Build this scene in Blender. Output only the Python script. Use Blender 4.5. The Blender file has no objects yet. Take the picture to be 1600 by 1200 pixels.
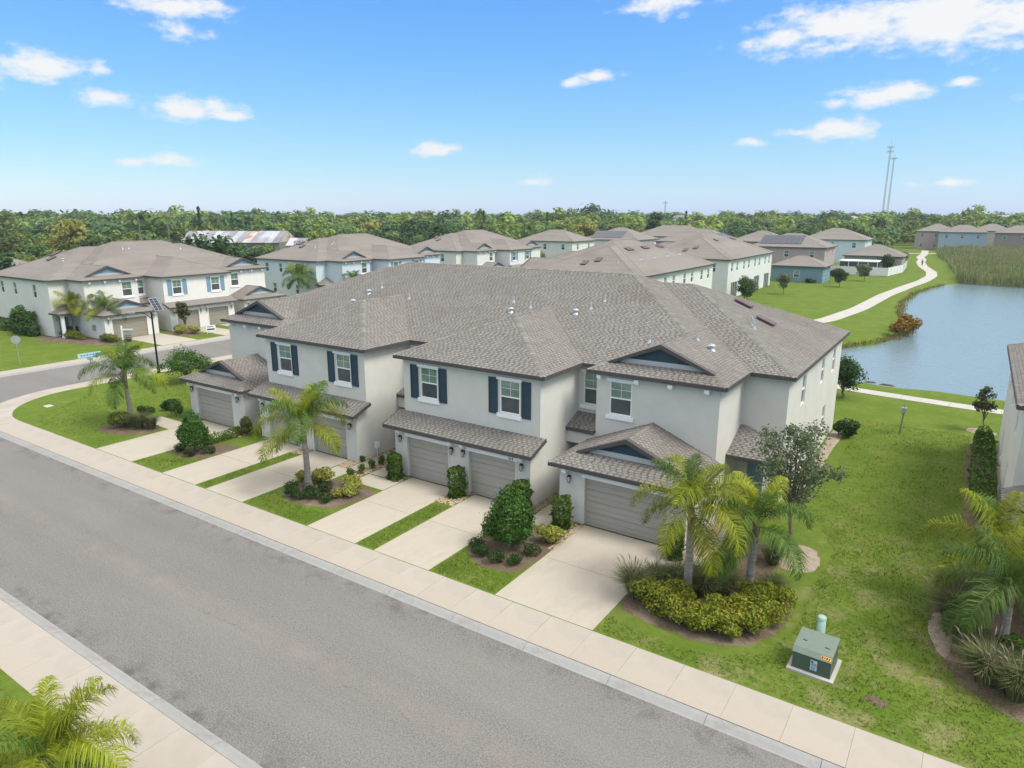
import bpy, math, random
import numpy as np
R = math.radians
random.seed(7); RNG = np.random.default_rng(7)
S = bpy.context.scene

# ------------------------------------------------------------------ camera, sky, sun, exposure
CAM_H = 13.0; PITCH = math.atan(267 / 1075.0); YAW = R(33.8)
cam_d = bpy.data.cameras.new('camera'); cam = bpy.data.objects.new('camera', cam_d); S.collection.objects.link(cam)
cam.location = (0, 0, CAM_H); cam.rotation_euler = (math.pi / 2 - PITCH, 0, YAW)
cam_d.sensor_width = 36; cam_d.lens = 1075 / 1600 * 36; cam_d.clip_start = 0.1; cam_d.clip_end = 20000
S.camera = cam
SUN_AZ = R(8)      # direction towards the sun, measured from +x towards +y
SUN_EL = R(56)
S.view_settings.view_transform = 'Standard'; S.view_settings.look = 'None'
S.view_settings.gamma = 1; S.view_settings.exposure = 1.0; S.view_settings.use_curve_mapping = False
S.render.engine = 'CYCLES'
S.cycles.use_denoising = True; S.cycles.max_bounces = 6; S.cycles.diffuse_bounces = 3; S.cycles.glossy_bounces = 3
S.cycles.transmission_bounces = 3; S.cycles.transparent_max_bounces = 6; S.cycles.volume_bounces = 0
S.cycles.sample_clamp_indirect = 6; S.cycles.caustics_reflective = False; S.cycles.caustics_refractive = False

SKY_GRADE = ((.315, 1.34), (.83, .895), (3.85, .16)); VEIL = .95; CLOUD = (4.9, 4.85, 4.8, 1); VEIL_FILL = (9.4, 8.7, 7.5, 1)
def cam_dir(px, py):        # viewing direction of a point of the sky, as a unit vector of the world
    f = np.array([-math.sin(YAW) * math.cos(PITCH), math.cos(YAW) * math.cos(PITCH), -math.sin(PITCH)])
    r = np.array([math.cos(YAW), math.sin(YAW), 0]); u = np.cross(r, f)
    d = f + r * (px - 800) / 1075 - u * (py - 600) / 1075
    return d / np.linalg.norm(d)

def make_world():
    from mathutils import Matrix
    w = bpy.data.worlds.new('World'); S.world = w; w.use_nodes = True
    nt = w.node_tree; nt.nodes.clear(); N = nt.nodes.new; L = nt.links.new
    out = N('ShaderNodeOutputWorld'); bg = N('ShaderNodeBackground'); bg.inputs[1].default_value = 0.10
    sky = N('ShaderNodeTexSky'); sky.sky_type = 'NISHITA'; sky.sun_disc = False
    sky.sun_elevation = SUN_EL; sky.sun_rotation = math.pi / 2 - SUN_AZ
    sky.altitude = 0; sky.air_density = 1.0; sky.dust_density = 0.3; sky.ozone_density = 4.0
    tc = N('ShaderNodeTexCoord'); dirv = tc.outputs['Generated']
    def math_(op, a, b=None, c=None, clamp=False):
        n = N('ShaderNodeMath'); n.operation = op; n.use_clamp = clamp
        for i, v in enumerate((a, b, c)):
            if v is None: continue
            if isinstance(v, (int, float)): n.inputs[i].default_value = v
            else: L(v, n.inputs[i])
        return n.outputs[0]
    # one grade for the whole sky: humid air, softer contrast between zenith and horizon
    sp = N('ShaderNodeSeparateColor'); cb = N('ShaderNodeCombineColor'); L(sky.outputs[0], sp.inputs[0])
    for i, (k, g) in enumerate(SKY_GRADE): L(math_('MULTIPLY', math_('POWER', sp.outputs[i], g), k), cb.inputs[i])
    # small cumulus clouds, each at its own direction, edges broken up by noise
    clouds = [(275, 8, 75, 17, 1), (283, 47, 40, 12, .7), (66, 103, 60, 20, 1), (168, 153, 42, 12, .95), (300, 172, 64, 18, 1.05), (352, 181, 46, 10, .85),
              (197, 255, 22, 9, .85), (266, 250, 40, 11, .95), (683, 234, 42, 13, .95), (1045, 6, 75, 15, .85), (1230, 58, 66, 26, .9), (1330, 38, 120, 34, 1.1),
              (1480, 24, 130, 40, 1.25), (1610, 22, 100, 44, 1.2), (898, 130, 28, 9, .85), (938, 118, 34, 8, .85), (1380, 148, 62, 16, 1.05), (1308, 161, 24, 9, .9),
              (1316, 201, 52, 16, 1.05), (1237, 207, 26, 6, .75), (1177, 223, 20, 8, .75), (834, 284, 30, 10, .9), (1503, 129, 20, 7, .7), (1490, 286, 60, 6, .6), (150, 112, 18, 8, .55), (1700, 150, 60, 18, 1), (-110, 110, 70, 20, 1)]
    acc = None
    for (px, py, rx, ry, wgt) in clouds:
        c = cam_dir(px, py); r = np.cross(c, (0, 0, 1)); r /= np.linalg.norm(r); u = np.cross(r, c)
        mp = N('ShaderNodeMapping'); mp.vector_type = 'TEXTURE'
        mp.inputs['Rotation'].default_value = Matrix((r, u, np.cross(r, u))).transposed().to_euler()
        mp.inputs['Scale'].default_value = (rx / 1075 * 1.12, ry / 1075 * 1.2, 1e4); L(dirv, mp.inputs[0])
        ln = N('ShaderNodeVectorMath'); ln.operation = 'LENGTH'; L(mp.outputs[0], ln.inputs[0])
        f = math_('MULTIPLY_ADD', ln.outputs['Value'], -wgt, wgt)
        acc = f if acc is None else math_('MAXIMUM', acc, f)
    acc = math_('MAXIMUM', acc, -1.2)
    mp = N('ShaderNodeMapping'); mp.inputs['Scale'].default_value = (1, 1, 2.2); L(dirv, mp.inputs[0])
    n1 = N('ShaderNodeTexNoise'); n1.inputs['Scale'].default_value = 30; n1.inputs['Detail'].default_value = 7; n1.inputs['Roughness'].default_value = .62; L(mp.outputs[0], n1.inputs[0])
    n2 = N('ShaderNodeTexNoise'); n2.inputs['Scale'].default_value = 3.2; n2.inputs['Detail'].default_value = 5; L(mp.outputs[0], n2.inputs[0])
    f = math_('ADD', acc, math_('MULTIPLY', math_('SUBTRACT', n1.outputs[0], .5), 2.1))
    mr = N('ShaderNodeMapRange'); mr.interpolation_type = 'SMOOTHSTEP'; mr.inputs[1].default_value = .02; mr.inputs[2].default_value = .85
    mr.inputs[3].default_value = 0; mr.inputs[4].default_value = .95; L(f, mr.inputs[0])
    # thin cloud above view, implied by soft sun; brightened and warmed to add fill
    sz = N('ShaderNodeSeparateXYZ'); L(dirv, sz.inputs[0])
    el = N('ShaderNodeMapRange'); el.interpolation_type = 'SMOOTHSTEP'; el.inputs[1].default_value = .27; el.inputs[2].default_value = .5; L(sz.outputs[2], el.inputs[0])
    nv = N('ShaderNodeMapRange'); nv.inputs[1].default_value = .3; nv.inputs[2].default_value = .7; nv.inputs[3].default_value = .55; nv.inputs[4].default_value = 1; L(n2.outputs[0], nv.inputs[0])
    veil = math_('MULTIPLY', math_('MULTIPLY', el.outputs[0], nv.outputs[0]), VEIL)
    mix = N('ShaderNodeMix'); mix.data_type = 'RGBA'; L(veil, mix.inputs['Factor']); L(cb.outputs[0], mix.inputs[6]); mix.inputs[7].default_value = VEIL_FILL
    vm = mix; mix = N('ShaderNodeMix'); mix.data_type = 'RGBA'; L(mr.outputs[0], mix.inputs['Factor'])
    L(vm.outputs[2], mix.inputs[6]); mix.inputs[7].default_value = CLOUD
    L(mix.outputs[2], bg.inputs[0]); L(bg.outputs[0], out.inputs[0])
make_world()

sun_d = bpy.data.lights.new('sun', 'SUN'); sun_d.energy = 1.75; sun_d.angle = R(22); sun_d.color = (1, .95, .87)
sun = bpy.data.objects.new('sun', sun_d); S.collection.objects.link(sun)
sun.rotation_euler = (0, math.pi / 2 - SUN_EL, SUN_AZ)     # lamp -Z points away from the sun

# ------------------------------------------------------------------ helpers
COL = S.collection
def link(o, parent=None):
    COL.objects.link(o)
    if parent is not None: o.parent = parent
    return o

def tag(o, label=None, cat=None, group=None, kind=None):
    if label: o['label'] = label
    if cat: o['category'] = cat
    if group: o['group'] = group
    if kind: o['kind'] = kind
    return o

def thing(name, label, cat, loc=(0, 0, 0), rz=0, group=None):
    o = bpy.data.objects.new(name, None); o.empty_display_size = .2
    link(o); o.location = loc; o.rotation_euler = (0, 0, rz)
    return tag(o, label, cat, group)

class MB:
    def __init__(s): s.v = []; s.f = []; s.t = []
    def face(s, pts, tone=.5):
        n = len(s.v); s.v += [tuple(p) for p in pts]; s.f.append(tuple(range(n, n + len(pts)))); s.t.append(tone)
    def box(s, x0, x1, y0, y1, z0, z1, tone=.5, bev=0):
        n = len(s.v)
        s.v += [(x0, y0, z0), (x1, y0, z0), (x1, y1, z0), (x0, y1, z0), (x0, y0, z1), (x1, y0, z1), (x1, y1, z1), (x0, y1, z1)]
        for f in ((0, 3, 2, 1), (4, 5, 6, 7), (0, 1, 5, 4), (1, 2, 6, 5), (2, 3, 7, 6), (3, 0, 4, 7)):
            s.f.append(tuple(n + i for i in f)); s.t.append(tone)
    def obox(s, c, u, v, w, tone=.5):     # box from centre and three half-axis vectors
        c, u, v, w = map(np.array, (c, u, v, w)); n = len(s.v)
        for sz in (-1, 1):
            for a, b in ((-1, -1), (1, -1), (1, 1), (-1, 1)): s.v.append(tuple(c + u * a + v * b + w * sz))
        for f in ((0, 3, 2, 1), (4, 5, 6, 7), (0, 1, 5, 4), (1, 2, 6, 5), (2, 3, 7, 6), (3, 0, 4, 7)):
            s.f.append(tuple(n + i for i in f)); s.t.append(tone)
    def bar(s, a, b, w, h, tone=.5):      # square bar between two points
        a = np.array(a, float); b = np.array(b, float); d = b - a; l = np.linalg.norm(d); d /= l
        ref = np.array((0, 0, 1.)) if abs(d[2]) < .95 else np.array((1., 0, 0))
        u = np.cross(d, ref); u /= np.linalg.norm(u); v = np.cross(u, d)
        s.obox((a + b) / 2, d * l / 2, u * w / 2, v * h / 2, tone)
    def tube(s, pts, rad, n=8, cap=True, tone=.5):
        pts = [np.array(p, float) for p in pts]; rings = []
        for i, p in enumerate(pts):
            d = pts[min(i + 1, len(pts) - 1)] - pts[max(i - 1, 0)]; d /= max(np.linalg.norm(d), 1e-9)
            ref = np.array((0, 0, 1.)) if abs(d[2]) < .9 else np.array((1., 0, 0))
            u = np.cross(d, ref); u /= np.linalg.norm(u); v = np.cross(d, u)
            r = rad[i] if hasattr(rad, '__len__') else rad
            b = len(s.v); rings.append(b)
            for k in range(n):
                a = 2 * math.pi * k / n; s.v.append(tuple(p + u * r * math.cos(a) + v * r * math.sin(a)))
        for i in range(len(rings) - 1):
            for k in range(n):
                s.f.append((rings[i] + k, rings[i] + (k + 1) % n, rings[i + 1] + (k + 1) % n, rings[i + 1] + k)); s.t.append(tone)
        if cap:
            s.f.append(tuple(rings[0] + k for k in range(n))); s.t.append(tone)
            s.f.append(tuple(rings[-1] + k for k in range(n))); s.t.append(tone)
    def mesh(s, name, mat, smooth=False):
        me = bpy.data.meshes.new(name); me.from_pydata(s.v, [], s.f)
        at = me.attributes.new('tone', 'FLOAT', 'FACE'); at.data.foreach_set('value', np.array(s.t, np.float32))
        if mat: me.materials.append(mat)
        if smooth: me.polygons.foreach_set('use_smooth', [True] * len(me.polygons))
        me.update(); return me
    def build(s, name, mat, parent=None, smooth=False, kind=None, label=None):
        o = bpy.data.objects.new(name, s.mesh(name, mat, smooth)); link(o, parent)
        if kind: o['kind'] = kind
        if label: o['label'] = label
        return o

def raw_mesh(name, verts, faces, tone, mat):
    """quads from numpy arrays: verts (N,3), faces (M,4), tone (M,)"""
    me = bpy.data.meshes.new(name); nv, nf = len(verts), len(faces); k = faces.shape[1]
    me.vertices.add(nv); me.vertices.foreach_set('co', np.ascontiguousarray(verts, np.float32).ravel())
    me.loops.add(nf * k); me.loops.foreach_set('vertex_index', np.ascontiguousarray(faces, np.int32).ravel())
    me.polygons.add(nf); me.polygons.foreach_set('loop_start', np.arange(0, nf * k, k, dtype=np.int32))
    try: me.polygons.foreach_set('loop_total', np.full(nf, k, np.int32))
    except Exception: pass
    me.update(calc_edges=True)
    at = me.attributes.new('tone', 'FLOAT', 'FACE'); at.data.foreach_set('value', np.ascontiguousarray(tone, np.float32))
    me.materials.append(mat); return me

def place(name, me, parent=None, loc=(0, 0, 0), rz=0, sc=1):
    o = bpy.data.objects.new(name, me); link(o, parent); o.location = loc; o.rotation_euler = (0, 0, rz)
    o.scale = (sc, sc, sc) if not hasattr(sc, '__len__') else sc
    return o

def copy_tree(o, parent=None):
    c = o.copy(); COL.objects.link(c); c.parent = parent
    for ch in o.children: copy_tree(ch, c)
    return c

# ------------------------------------------------------------------ materials
def material(name, c1, c2=None, scale=3, detail=6, rough=.85, bump=0, bscale=60, spec=.3, metal=0, c3=None, s3=.5, tone=0, tonec=None,
             stretch=(1, 1, 1), lo=.35, hi=.65, rand=0, transl=0, t_col=None, lo3=.5, hi3=.7):
    m = bpy.data.materials.new(name); m.use_nodes = True; nt = m.node_tree; N = nt.nodes.new; L = nt.links.new
    p = nt.nodes['Principled BSDF']; p.inputs['Roughness'].default_value = rough; p.inputs['Specular IOR Level'].default_value = spec
    p.inputs['Metallic'].default_value = metal
    col4 = lambda c: (c[0], c[1], c[2], 1)
    tc = N('ShaderNodeTexCoord'); mp = N('ShaderNodeMapping'); mp.inputs['Scale'].default_value = stretch; L(tc.outputs['Object'], mp.inputs[0])
    def ramp(src, lo, hi):
        r = N('ShaderNodeMapRange'); r.inputs[1].default_value = lo; r.inputs[2].default_value = hi; L(src, r.inputs[0]); return r.outputs[0]
    def mix(fac, a, b, mode='MIX'):
        x = N('ShaderNodeMix'); x.data_type = 'RGBA'; x.blend_type = mode
        if isinstance(fac, (int, float)): x.inputs['Factor'].default_value = fac
        else: L(fac, x.inputs['Factor'])
        for i, v in ((6, a), (7, b)):
            if isinstance(v, tuple): x.inputs[i].default_value = v
            else: L(v, x.inputs[i])
        return x.outputs[2]
    cur = col4(c1)
    if c2 is not None:
        n = N('ShaderNodeTexNoise'); n.inputs['Scale'].default_value = scale; n.inputs['Detail'].default_value = detail; n.inputs['Roughness'].default_value = .6
        L(mp.outputs[0], n.inputs[0]); cur = mix(ramp(n.outputs[0], lo, hi), col4(c1), col4(c2))
    if c3 is not None:
        n = N('ShaderNodeTexNoise'); n.inputs['Scale'].default_value = s3; n.inputs['Detail'].default_value = 7; n.inputs['Roughness'].default_value = .65
        L(mp.outputs[0], n.inputs[0]); cur = mix(ramp(n.outputs[0], lo3, hi3), cur, col4(c3))
    if tone or tonec is not None:
        a = N('ShaderNodeAttribute'); a.attribute_name = 'tone'
        if tonec is not None: cur = mix(a.outputs['Fac'], cur, col4(tonec))
        if tone:
            r = N('ShaderNodeMapRange'); r.inputs[3].default_value = 1 - tone; r.inputs[4].default_value = 1 + tone; L(a.outputs['Fac'], r.inputs[0])
            cm = N('ShaderNodeCombineColor')
            for i in range(3): L(r.outputs[0], cm.inputs[i])
            cur = mix(1.0, cur, cm.outputs[0], 'MULTIPLY')
    if rand:
        oi = N('ShaderNodeObjectInfo'); r = N('ShaderNodeMapRange'); r.inputs[3].default_value = 1 - rand; r.inputs[4].default_value = 1 + rand
        L(oi.outputs['Random'], r.inputs[0]); cm = N('ShaderNodeCombineColor')
        for i in range(3): L(r.outputs[0], cm.inputs[i])
        cur = mix(1.0, cur, cm.outputs[0], 'MULTIPLY')
    if isinstance(cur, tuple): p.inputs['Base Color'].default_value = cur
    else: L(cur, p.inputs['Base Color'])
    if bump:
        n = N('ShaderNodeTexNoise'); n.inputs['Scale'].default_value = bscale; n.inputs['Detail'].default_value = 4; L(mp.outputs[0], n.inputs[0])
        b = N('ShaderNodeBump'); b.inputs['Strength'].default_value = bump; b.inputs['Distance'].default_value = .02; L(n.outputs[0], b.inputs['Height'])
        L(b.outputs[0], p.inputs['Normal'])
    if transl:
        t = N('ShaderNodeBsdfTranslucent'); ms = N('ShaderNodeMixShader'); ms.inputs[0].default_value = transl
        if isinstance(cur, tuple): t.inputs[0].default_value = cur
        else: L(cur, t.inputs[0])
        L(p.outputs[0], ms.inputs[1]); L(t.outputs[0], ms.inputs[2]); L(ms.outputs[0], nt.nodes['Material Output'].inputs[0])
    return m

M = {}
M['stucco'] = material('stucco', (.605, .60, .55), (.645, .64, .59), 1.1, rough=.95, bump=.3, bscale=45, spec=.1, c3=(.56, .555, .51), s3=.35, lo3=.5, hi3=.85)
M['stucco_sunlit'] = material('stucco_sunlit', (.72, .70, .66), (.76, .74, .70), 1.1, rough=.95, bump=.35, bscale=45, spec=.1)  # lighter copy of the same stucco; sunlit whiteness is put into the colour
M['stucco_blue'] = material('stucco_blue', (.56, .64, .69), (.60, .68, .73), 1.1, rough=.95, bump=.3, bscale=45, spec=.1)
M['stucco_pale'] = material('stucco_pale', (.66, .665, .635), (.70, .705, .675), 1.1, rough=.95, bump=.3, bscale=45, spec=.1)
M['shingle'] = material('shingle', (.200, .189, .174), (.234, .222, .206), 2.2, rough=.95, spec=.1, tone=.44, c3=(.182, .167, .15), s3=.22, bump=.3, bscale=150)
M['deck'] = material('deck', (.205, .188, .17), (.24, .222, .202), 5, rough=.95, spec=.1, tone=.05, c3=(.185, .168, .152), s3=.12, bump=.6, bscale=9, stretch=(1, 1, 4))
M['fascia'] = material('fascia', (.075, .068, .068), (.09, .08, .08), 4, rough=.6)
M['soffit'] = material('soffit', (.30, .29, .28), rough=.8)
M['trim'] = material('trim', (.85, .85, .84), (.88, .88, .87), 3, rough=.6)
M['navy'] = material('navy', (.024, .054, .078), (.031, .065, .092), 3, rough=.55)
M['navy_sunlit'] = material('navy_sun_haze', (.17, .29, .38), (.20, .32, .41), 3, rough=.55)  # navy again, lightened: sun and haze are put into the colour
M['band'] = material('grey_band', (.42, .44, .45), rough=.7)
M['gdoor'] = material('garage_door_paint', (.37, .35, .305), (.405, .385, .34), 1.5, rough=.55, stretch=(1, 1, 6))
M['gdoor_tan'] = material('garage_door_tan', (.30, .27, .215), (.33, .30, .24), 1.5, rough=.55, stretch=(1, 1, 6))
M['glass_up'] = material('blind_reflection_glass', (.10, .17, .14), (.22, .33, .26), .9, rough=.06, spec=.8, stretch=(1, 1, 2.5))  # reflected sky and greenery, plus blinds, are put into the pane colour
M['glass_lo'] = material('screen_glass', (.045, .06, .063), (.085, .105, .105), 1.3, rough=.12, spec=.6)
M['door_dark'] = material('dark_door', (.02, .022, .025), rough=.4)
M['door_blue'] = material('blue_door', (.16, .26, .33), rough=.5)
M['black_metal'] = material('black_metal', (.018, .018, .02), rough=.45, metal=.3)
M['lamp_glass'] = material('lamp_glass', (.6, .6, .56), rough=.15)
M['vent'] = material('vent_metal', (.115, .075, .085), (.15, .10, .11), 3, rough=.6)
M['pipe'] = material('vent_pipe', (.42, .47, .50), rough=.4, metal=.2)
M['asphalt'] = None
M['conc'] = material('sidewalk_concrete', (.355, .325, .28), (.40, .37, .325), .7, rough=.9, bump=.15, bscale=90, c3=(.345, .29, .215), s3=.3, rand=.018, lo3=.5, hi3=.8)
M['drive'] = material('driveway_concrete', (.395, .36, .30), (.44, .405, .34), .8, rough=.9, bump=.15, bscale=90, c3=(.315, .28, .23), s3=.7, stretch=(1, .5, 1), rand=.02, lo3=.5, hi3=.9)
M['curb'] = material('curb_concrete', (.275, .28, .27), (.32, .32, .31), 1.2, rough=.9, bump=.2, bscale=70, rand=.03, c3=(.225, .225, .21), s3=1.1)
M['path'] = material('path_concrete', (.40, .39, .355), (.45, .44, .405), .6, rough=.9)
M['mulch'] = material('mulch', (.095, .068, .045), (.175, .13, .09), 14, rough=1, bump=1, bscale=40, c3=(.22, .18, .13), s3=.9)
M['dirt'] = material('bare_dirt', (.27, .22, .165), (.36, .31, .25), 3, rough=1, bump=.4)
M['pebble'] = material('pebble', (.27, .18, .11), (.40, .31, .22), 9, rough=.85, tonec=(.46, .38, .28))
M['bark'] = material('bark', (.13, .10, .075), (.22, .18, .14), 8, rough=1, bump=.6, stretch=(1, 1, .3))
M['palm_trunk'] = material('palm_trunk', (.36, .34, .31), (.25, .225, .20), 5, rough=1, bump=.6, stretch=(.6, .6, 4), tonec=(.20, .13, .085))
M['boot'] = material('palm_boot', (.33, .25, .17), (.22, .14, .09), 6, rough=1)
M['brownwood'] = material('weathered_post', (.24, .22, .20), (.16, .14, .12), 6, rough=1, stretch=(1, 1, .2))
M['xfmr'] = material('green_cabinet', (.065, .10, .075), (.075, .11, .085), 4, rough=.45)
M['xfmr_top'] = material('green_cabinet_lid', (.15, .195, .155), (.165, .21, .17), 4, rough=.5)
M['pipe_green'] = material('green_plastic', (.27, .43, .36), (.30, .46, .39), 4, rough=.4)
M['sticker'] = material('sticker_blue', (.45, .62, .70), rough=.4)
M['sticker_or'] = material('sticker_orange', (.72, .36, .05), rough=.5)
M['ink'] = material('ink', (.02, .02, .025), rough=.6)
M['white_paint'] = material('white_paint', (.78, .78, .77), rough=.5)
M['sign_blue'] = material('street_sign_blue', (.06, .34, .50), rough=.4)
M['mast'] = material('mast_steel', (.2, .22, .24), rough=.6)
M['galv'] = material('galvanised', (.42, .43, .44), rough=.45, metal=.5)
M['solar'] = material('solar_cell', (.012, .016, .04), (.02, .026, .06), 3, rough=.15, spec=.7)
M['rust'] = material('rusty_sheet', (.50, .46, .43), (.36, .16, .08), .35, rough=.8, lo=.42, hi=.6)
M['sheet'] = material('weathered_sheet', (.26, .275, .30), (.36, .37, .39), .3, rough=.7, rand=.45, c3=(.16, .16, .18), s3=.12)
M['rubber'] = material('black_rubber', (.02, .02, .02), rough=.8)
M['shirt'] = material('shirt_cloth', (.55, .68, .75), rough=.9)
M['shorts'] = material('dark_cloth', (.03, .035, .05), rough=.9)
M['skin'] = material('skin', (.45, .28, .2), rough=.6)
def leafmat(name, c1, c2, tonec=None, tone=.35, scale=1.2, transl=.28, rand=0, s3=None, c3=None):
    return material(name, c1, c2, scale, detail=3, rough=.6, spec=.25, tone=tone, tonec=tonec, transl=transl, rand=rand, c3=c3, s3=s3 or .5)
M['leaf_green'] = leafmat('leaf_green', (.050, .125, .018), (.075, .165, .025))
M['leaf_dark'] = leafmat('leaf_dark', (.028, .070, .014), (.045, .10, .02))
M['leaf_hedge'] = leafmat('leaf_hedge', (.060, .125, .014), (.10, .175, .022))
M['leaf_yellow'] = leafmat('leaf_yellow', (.26, .28, .045), (.38, .38, .08))
M['leaf_olive'] = leafmat('leaf_olive', (.12, .15, .02), (.17, .19, .03))
M['leaf_ixora'] = leafmat('leaf_ixora', (.19, .235, .02), (.26, .285, .03), tone=.38)
M['blossom'] = leafmat('blossom', (.34, .15, .03), (.32, .19, .04))
M['leaf_oak'] = leafmat('leaf_oak', (.11, .15, .075), (.15, .19, .10))
M['leaf_magnolia'] = leafmat('leaf_magnolia', (.07, .075, .03), (.11, .12, .05))
M['palm_leaf'] = leafmat('palm_leaf', (.20, .25, .014), (.29, .325, .025), scale=.8, rand=.18, transl=.35)
M['palm_leaf_dk'] = leafmat('palm_leaf_dark', (.075, .155, .025), (.12, .20, .035), scale=.8, rand=.18, transl=.35)
M['orn_grass'] = leafmat('ornamental_grass', (.11, .18, .045), (.16, .215, .07), tonec=(.25, .23, .12))
M['plume'] = leafmat('grass_plume', (.33, .25, .20), (.42, .34, .27))
M['reed'] = leafmat('reed', (.16, .24, .08), (.21, .28, .10), tonec=(.28, .29, .12), c3=(.46, .34, .18), s3=.06)
M['rust_shrub'] = leafmat('rust_shrub', (.22, .12, .02), (.30, .18, .04))
M['wood_a'] = leafmat('wood_leaf_mid', (.070, .125, .028), (.105, .17, .036), rand=.5, tone=.6, scale=.35)
M['wood_b'] = leafmat('wood_leaf_dark', (.038, .085, .028), (.06, .115, .035), rand=.45, tone=.6, scale=.35)
M['wood_c'] = leafmat('wood_leaf_light', (.115, .17, .03), (.155, .20, .042), rand=.45, tone=.6, scale=.35)
M['wood_y'] = leafmat('wood_leaf_yellow', (.20, .21, .04), (.26, .25, .05), rand=.2)

def grass_material():
    m = bpy.data.materials.new('lawn_grass'); m.use_nodes = True; nt = m.node_tree; N = nt.nodes.new; L = nt.links.new
    p = nt.nodes['Principled BSDF']; p.inputs['Roughness'].default_value = .95; p.inputs['Specular IOR Level'].default_value = .08
    g = N('ShaderNodeNewGeometry')
    def noise(scale, detail=6, rough=.6):
        n = N('ShaderNodeTexNoise'); n.inputs['Scale'].default_value = scale; n.inputs['Detail'].default_value = detail; n.inputs['Roughness'].default_value = rough
        L(g.outputs['Position'], n.inputs[0]); return n.outputs[0]
    def rng(src, lo, hi):
        r = N('ShaderNodeMapRange'); r.interpolation_type = 'SMOOTHSTEP'; r.inputs[1].default_value = lo; r.inputs[2].default_value = hi; L(src, r.inputs[0]); return r.outputs[0]
    def mix(f, a, b):
        x = N('ShaderNodeMix'); x.data_type = 'RGBA'; L(f, x.inputs['Factor'])
        for i, v in ((6, a), (7, b)):
            if isinstance(v, tuple): x.inputs[i].default_value = v
            else: L(v, x.inputs[i])
        return x.outputs[2]
    a = mix(rng(noise(.45), .35, .65), (.098, .158, .020, 1), (.135, .185, .032, 1))
    b = mix(rng(noise(3.1, 7, .72), .40, .70), a, (.090, .143, .018, 1)); b = mix(rng(noise(.9, 6, .7), .54, .78), b, (.165, .19, .045, 1))
    # dry, thin patches in the near lawn on the right
    sep = N('ShaderNodeSeparateXYZ'); L(g.outputs['Position'], sep.inputs[0])
    my = N('ShaderNodeMapRange'); my.inputs[1].default_value = 36; my.inputs[2].default_value = 22; L(sep.outputs[1], my.inputs[0])
    mx = N('ShaderNodeMapRange'); mx.inputs[1].default_value = -10; mx.inputs[2].default_value = -5; L(sep.outputs[0], mx.inputs[0])
    mm = N('ShaderNodeMath'); mm.operation = 'MULTIPLY'; L(my.outputs[0], mm.inputs[0]); L(mx.outputs[0], mm.inputs[1])
    dp = N('ShaderNodeMath'); dp.operation = 'MULTIPLY'; L(rng(noise(.75, 8, .70), .47, .68), dp.inputs[0]); L(mm.outputs[0], dp.inputs[1])
    dp2 = N('ShaderNodeMath'); dp2.operation = 'MULTIPLY'; dp2.inputs[1].default_value = .6; L(dp.outputs[0], dp2.inputs[0])
    c = mix(dp2.outputs[0], b, (.30, .255, .14, 1))
    L(c, p.inputs['Base Color'])
    bm = N('ShaderNodeBump'); bm.inputs['Strength'].default_value = .7; bm.inputs['Distance'].default_value = .04; L(noise(14, 6, .75), bm.inputs['Height']); L(bm.outputs[0], p.inputs['Normal'])
    return m
M['grass'] = grass_material()

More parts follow.
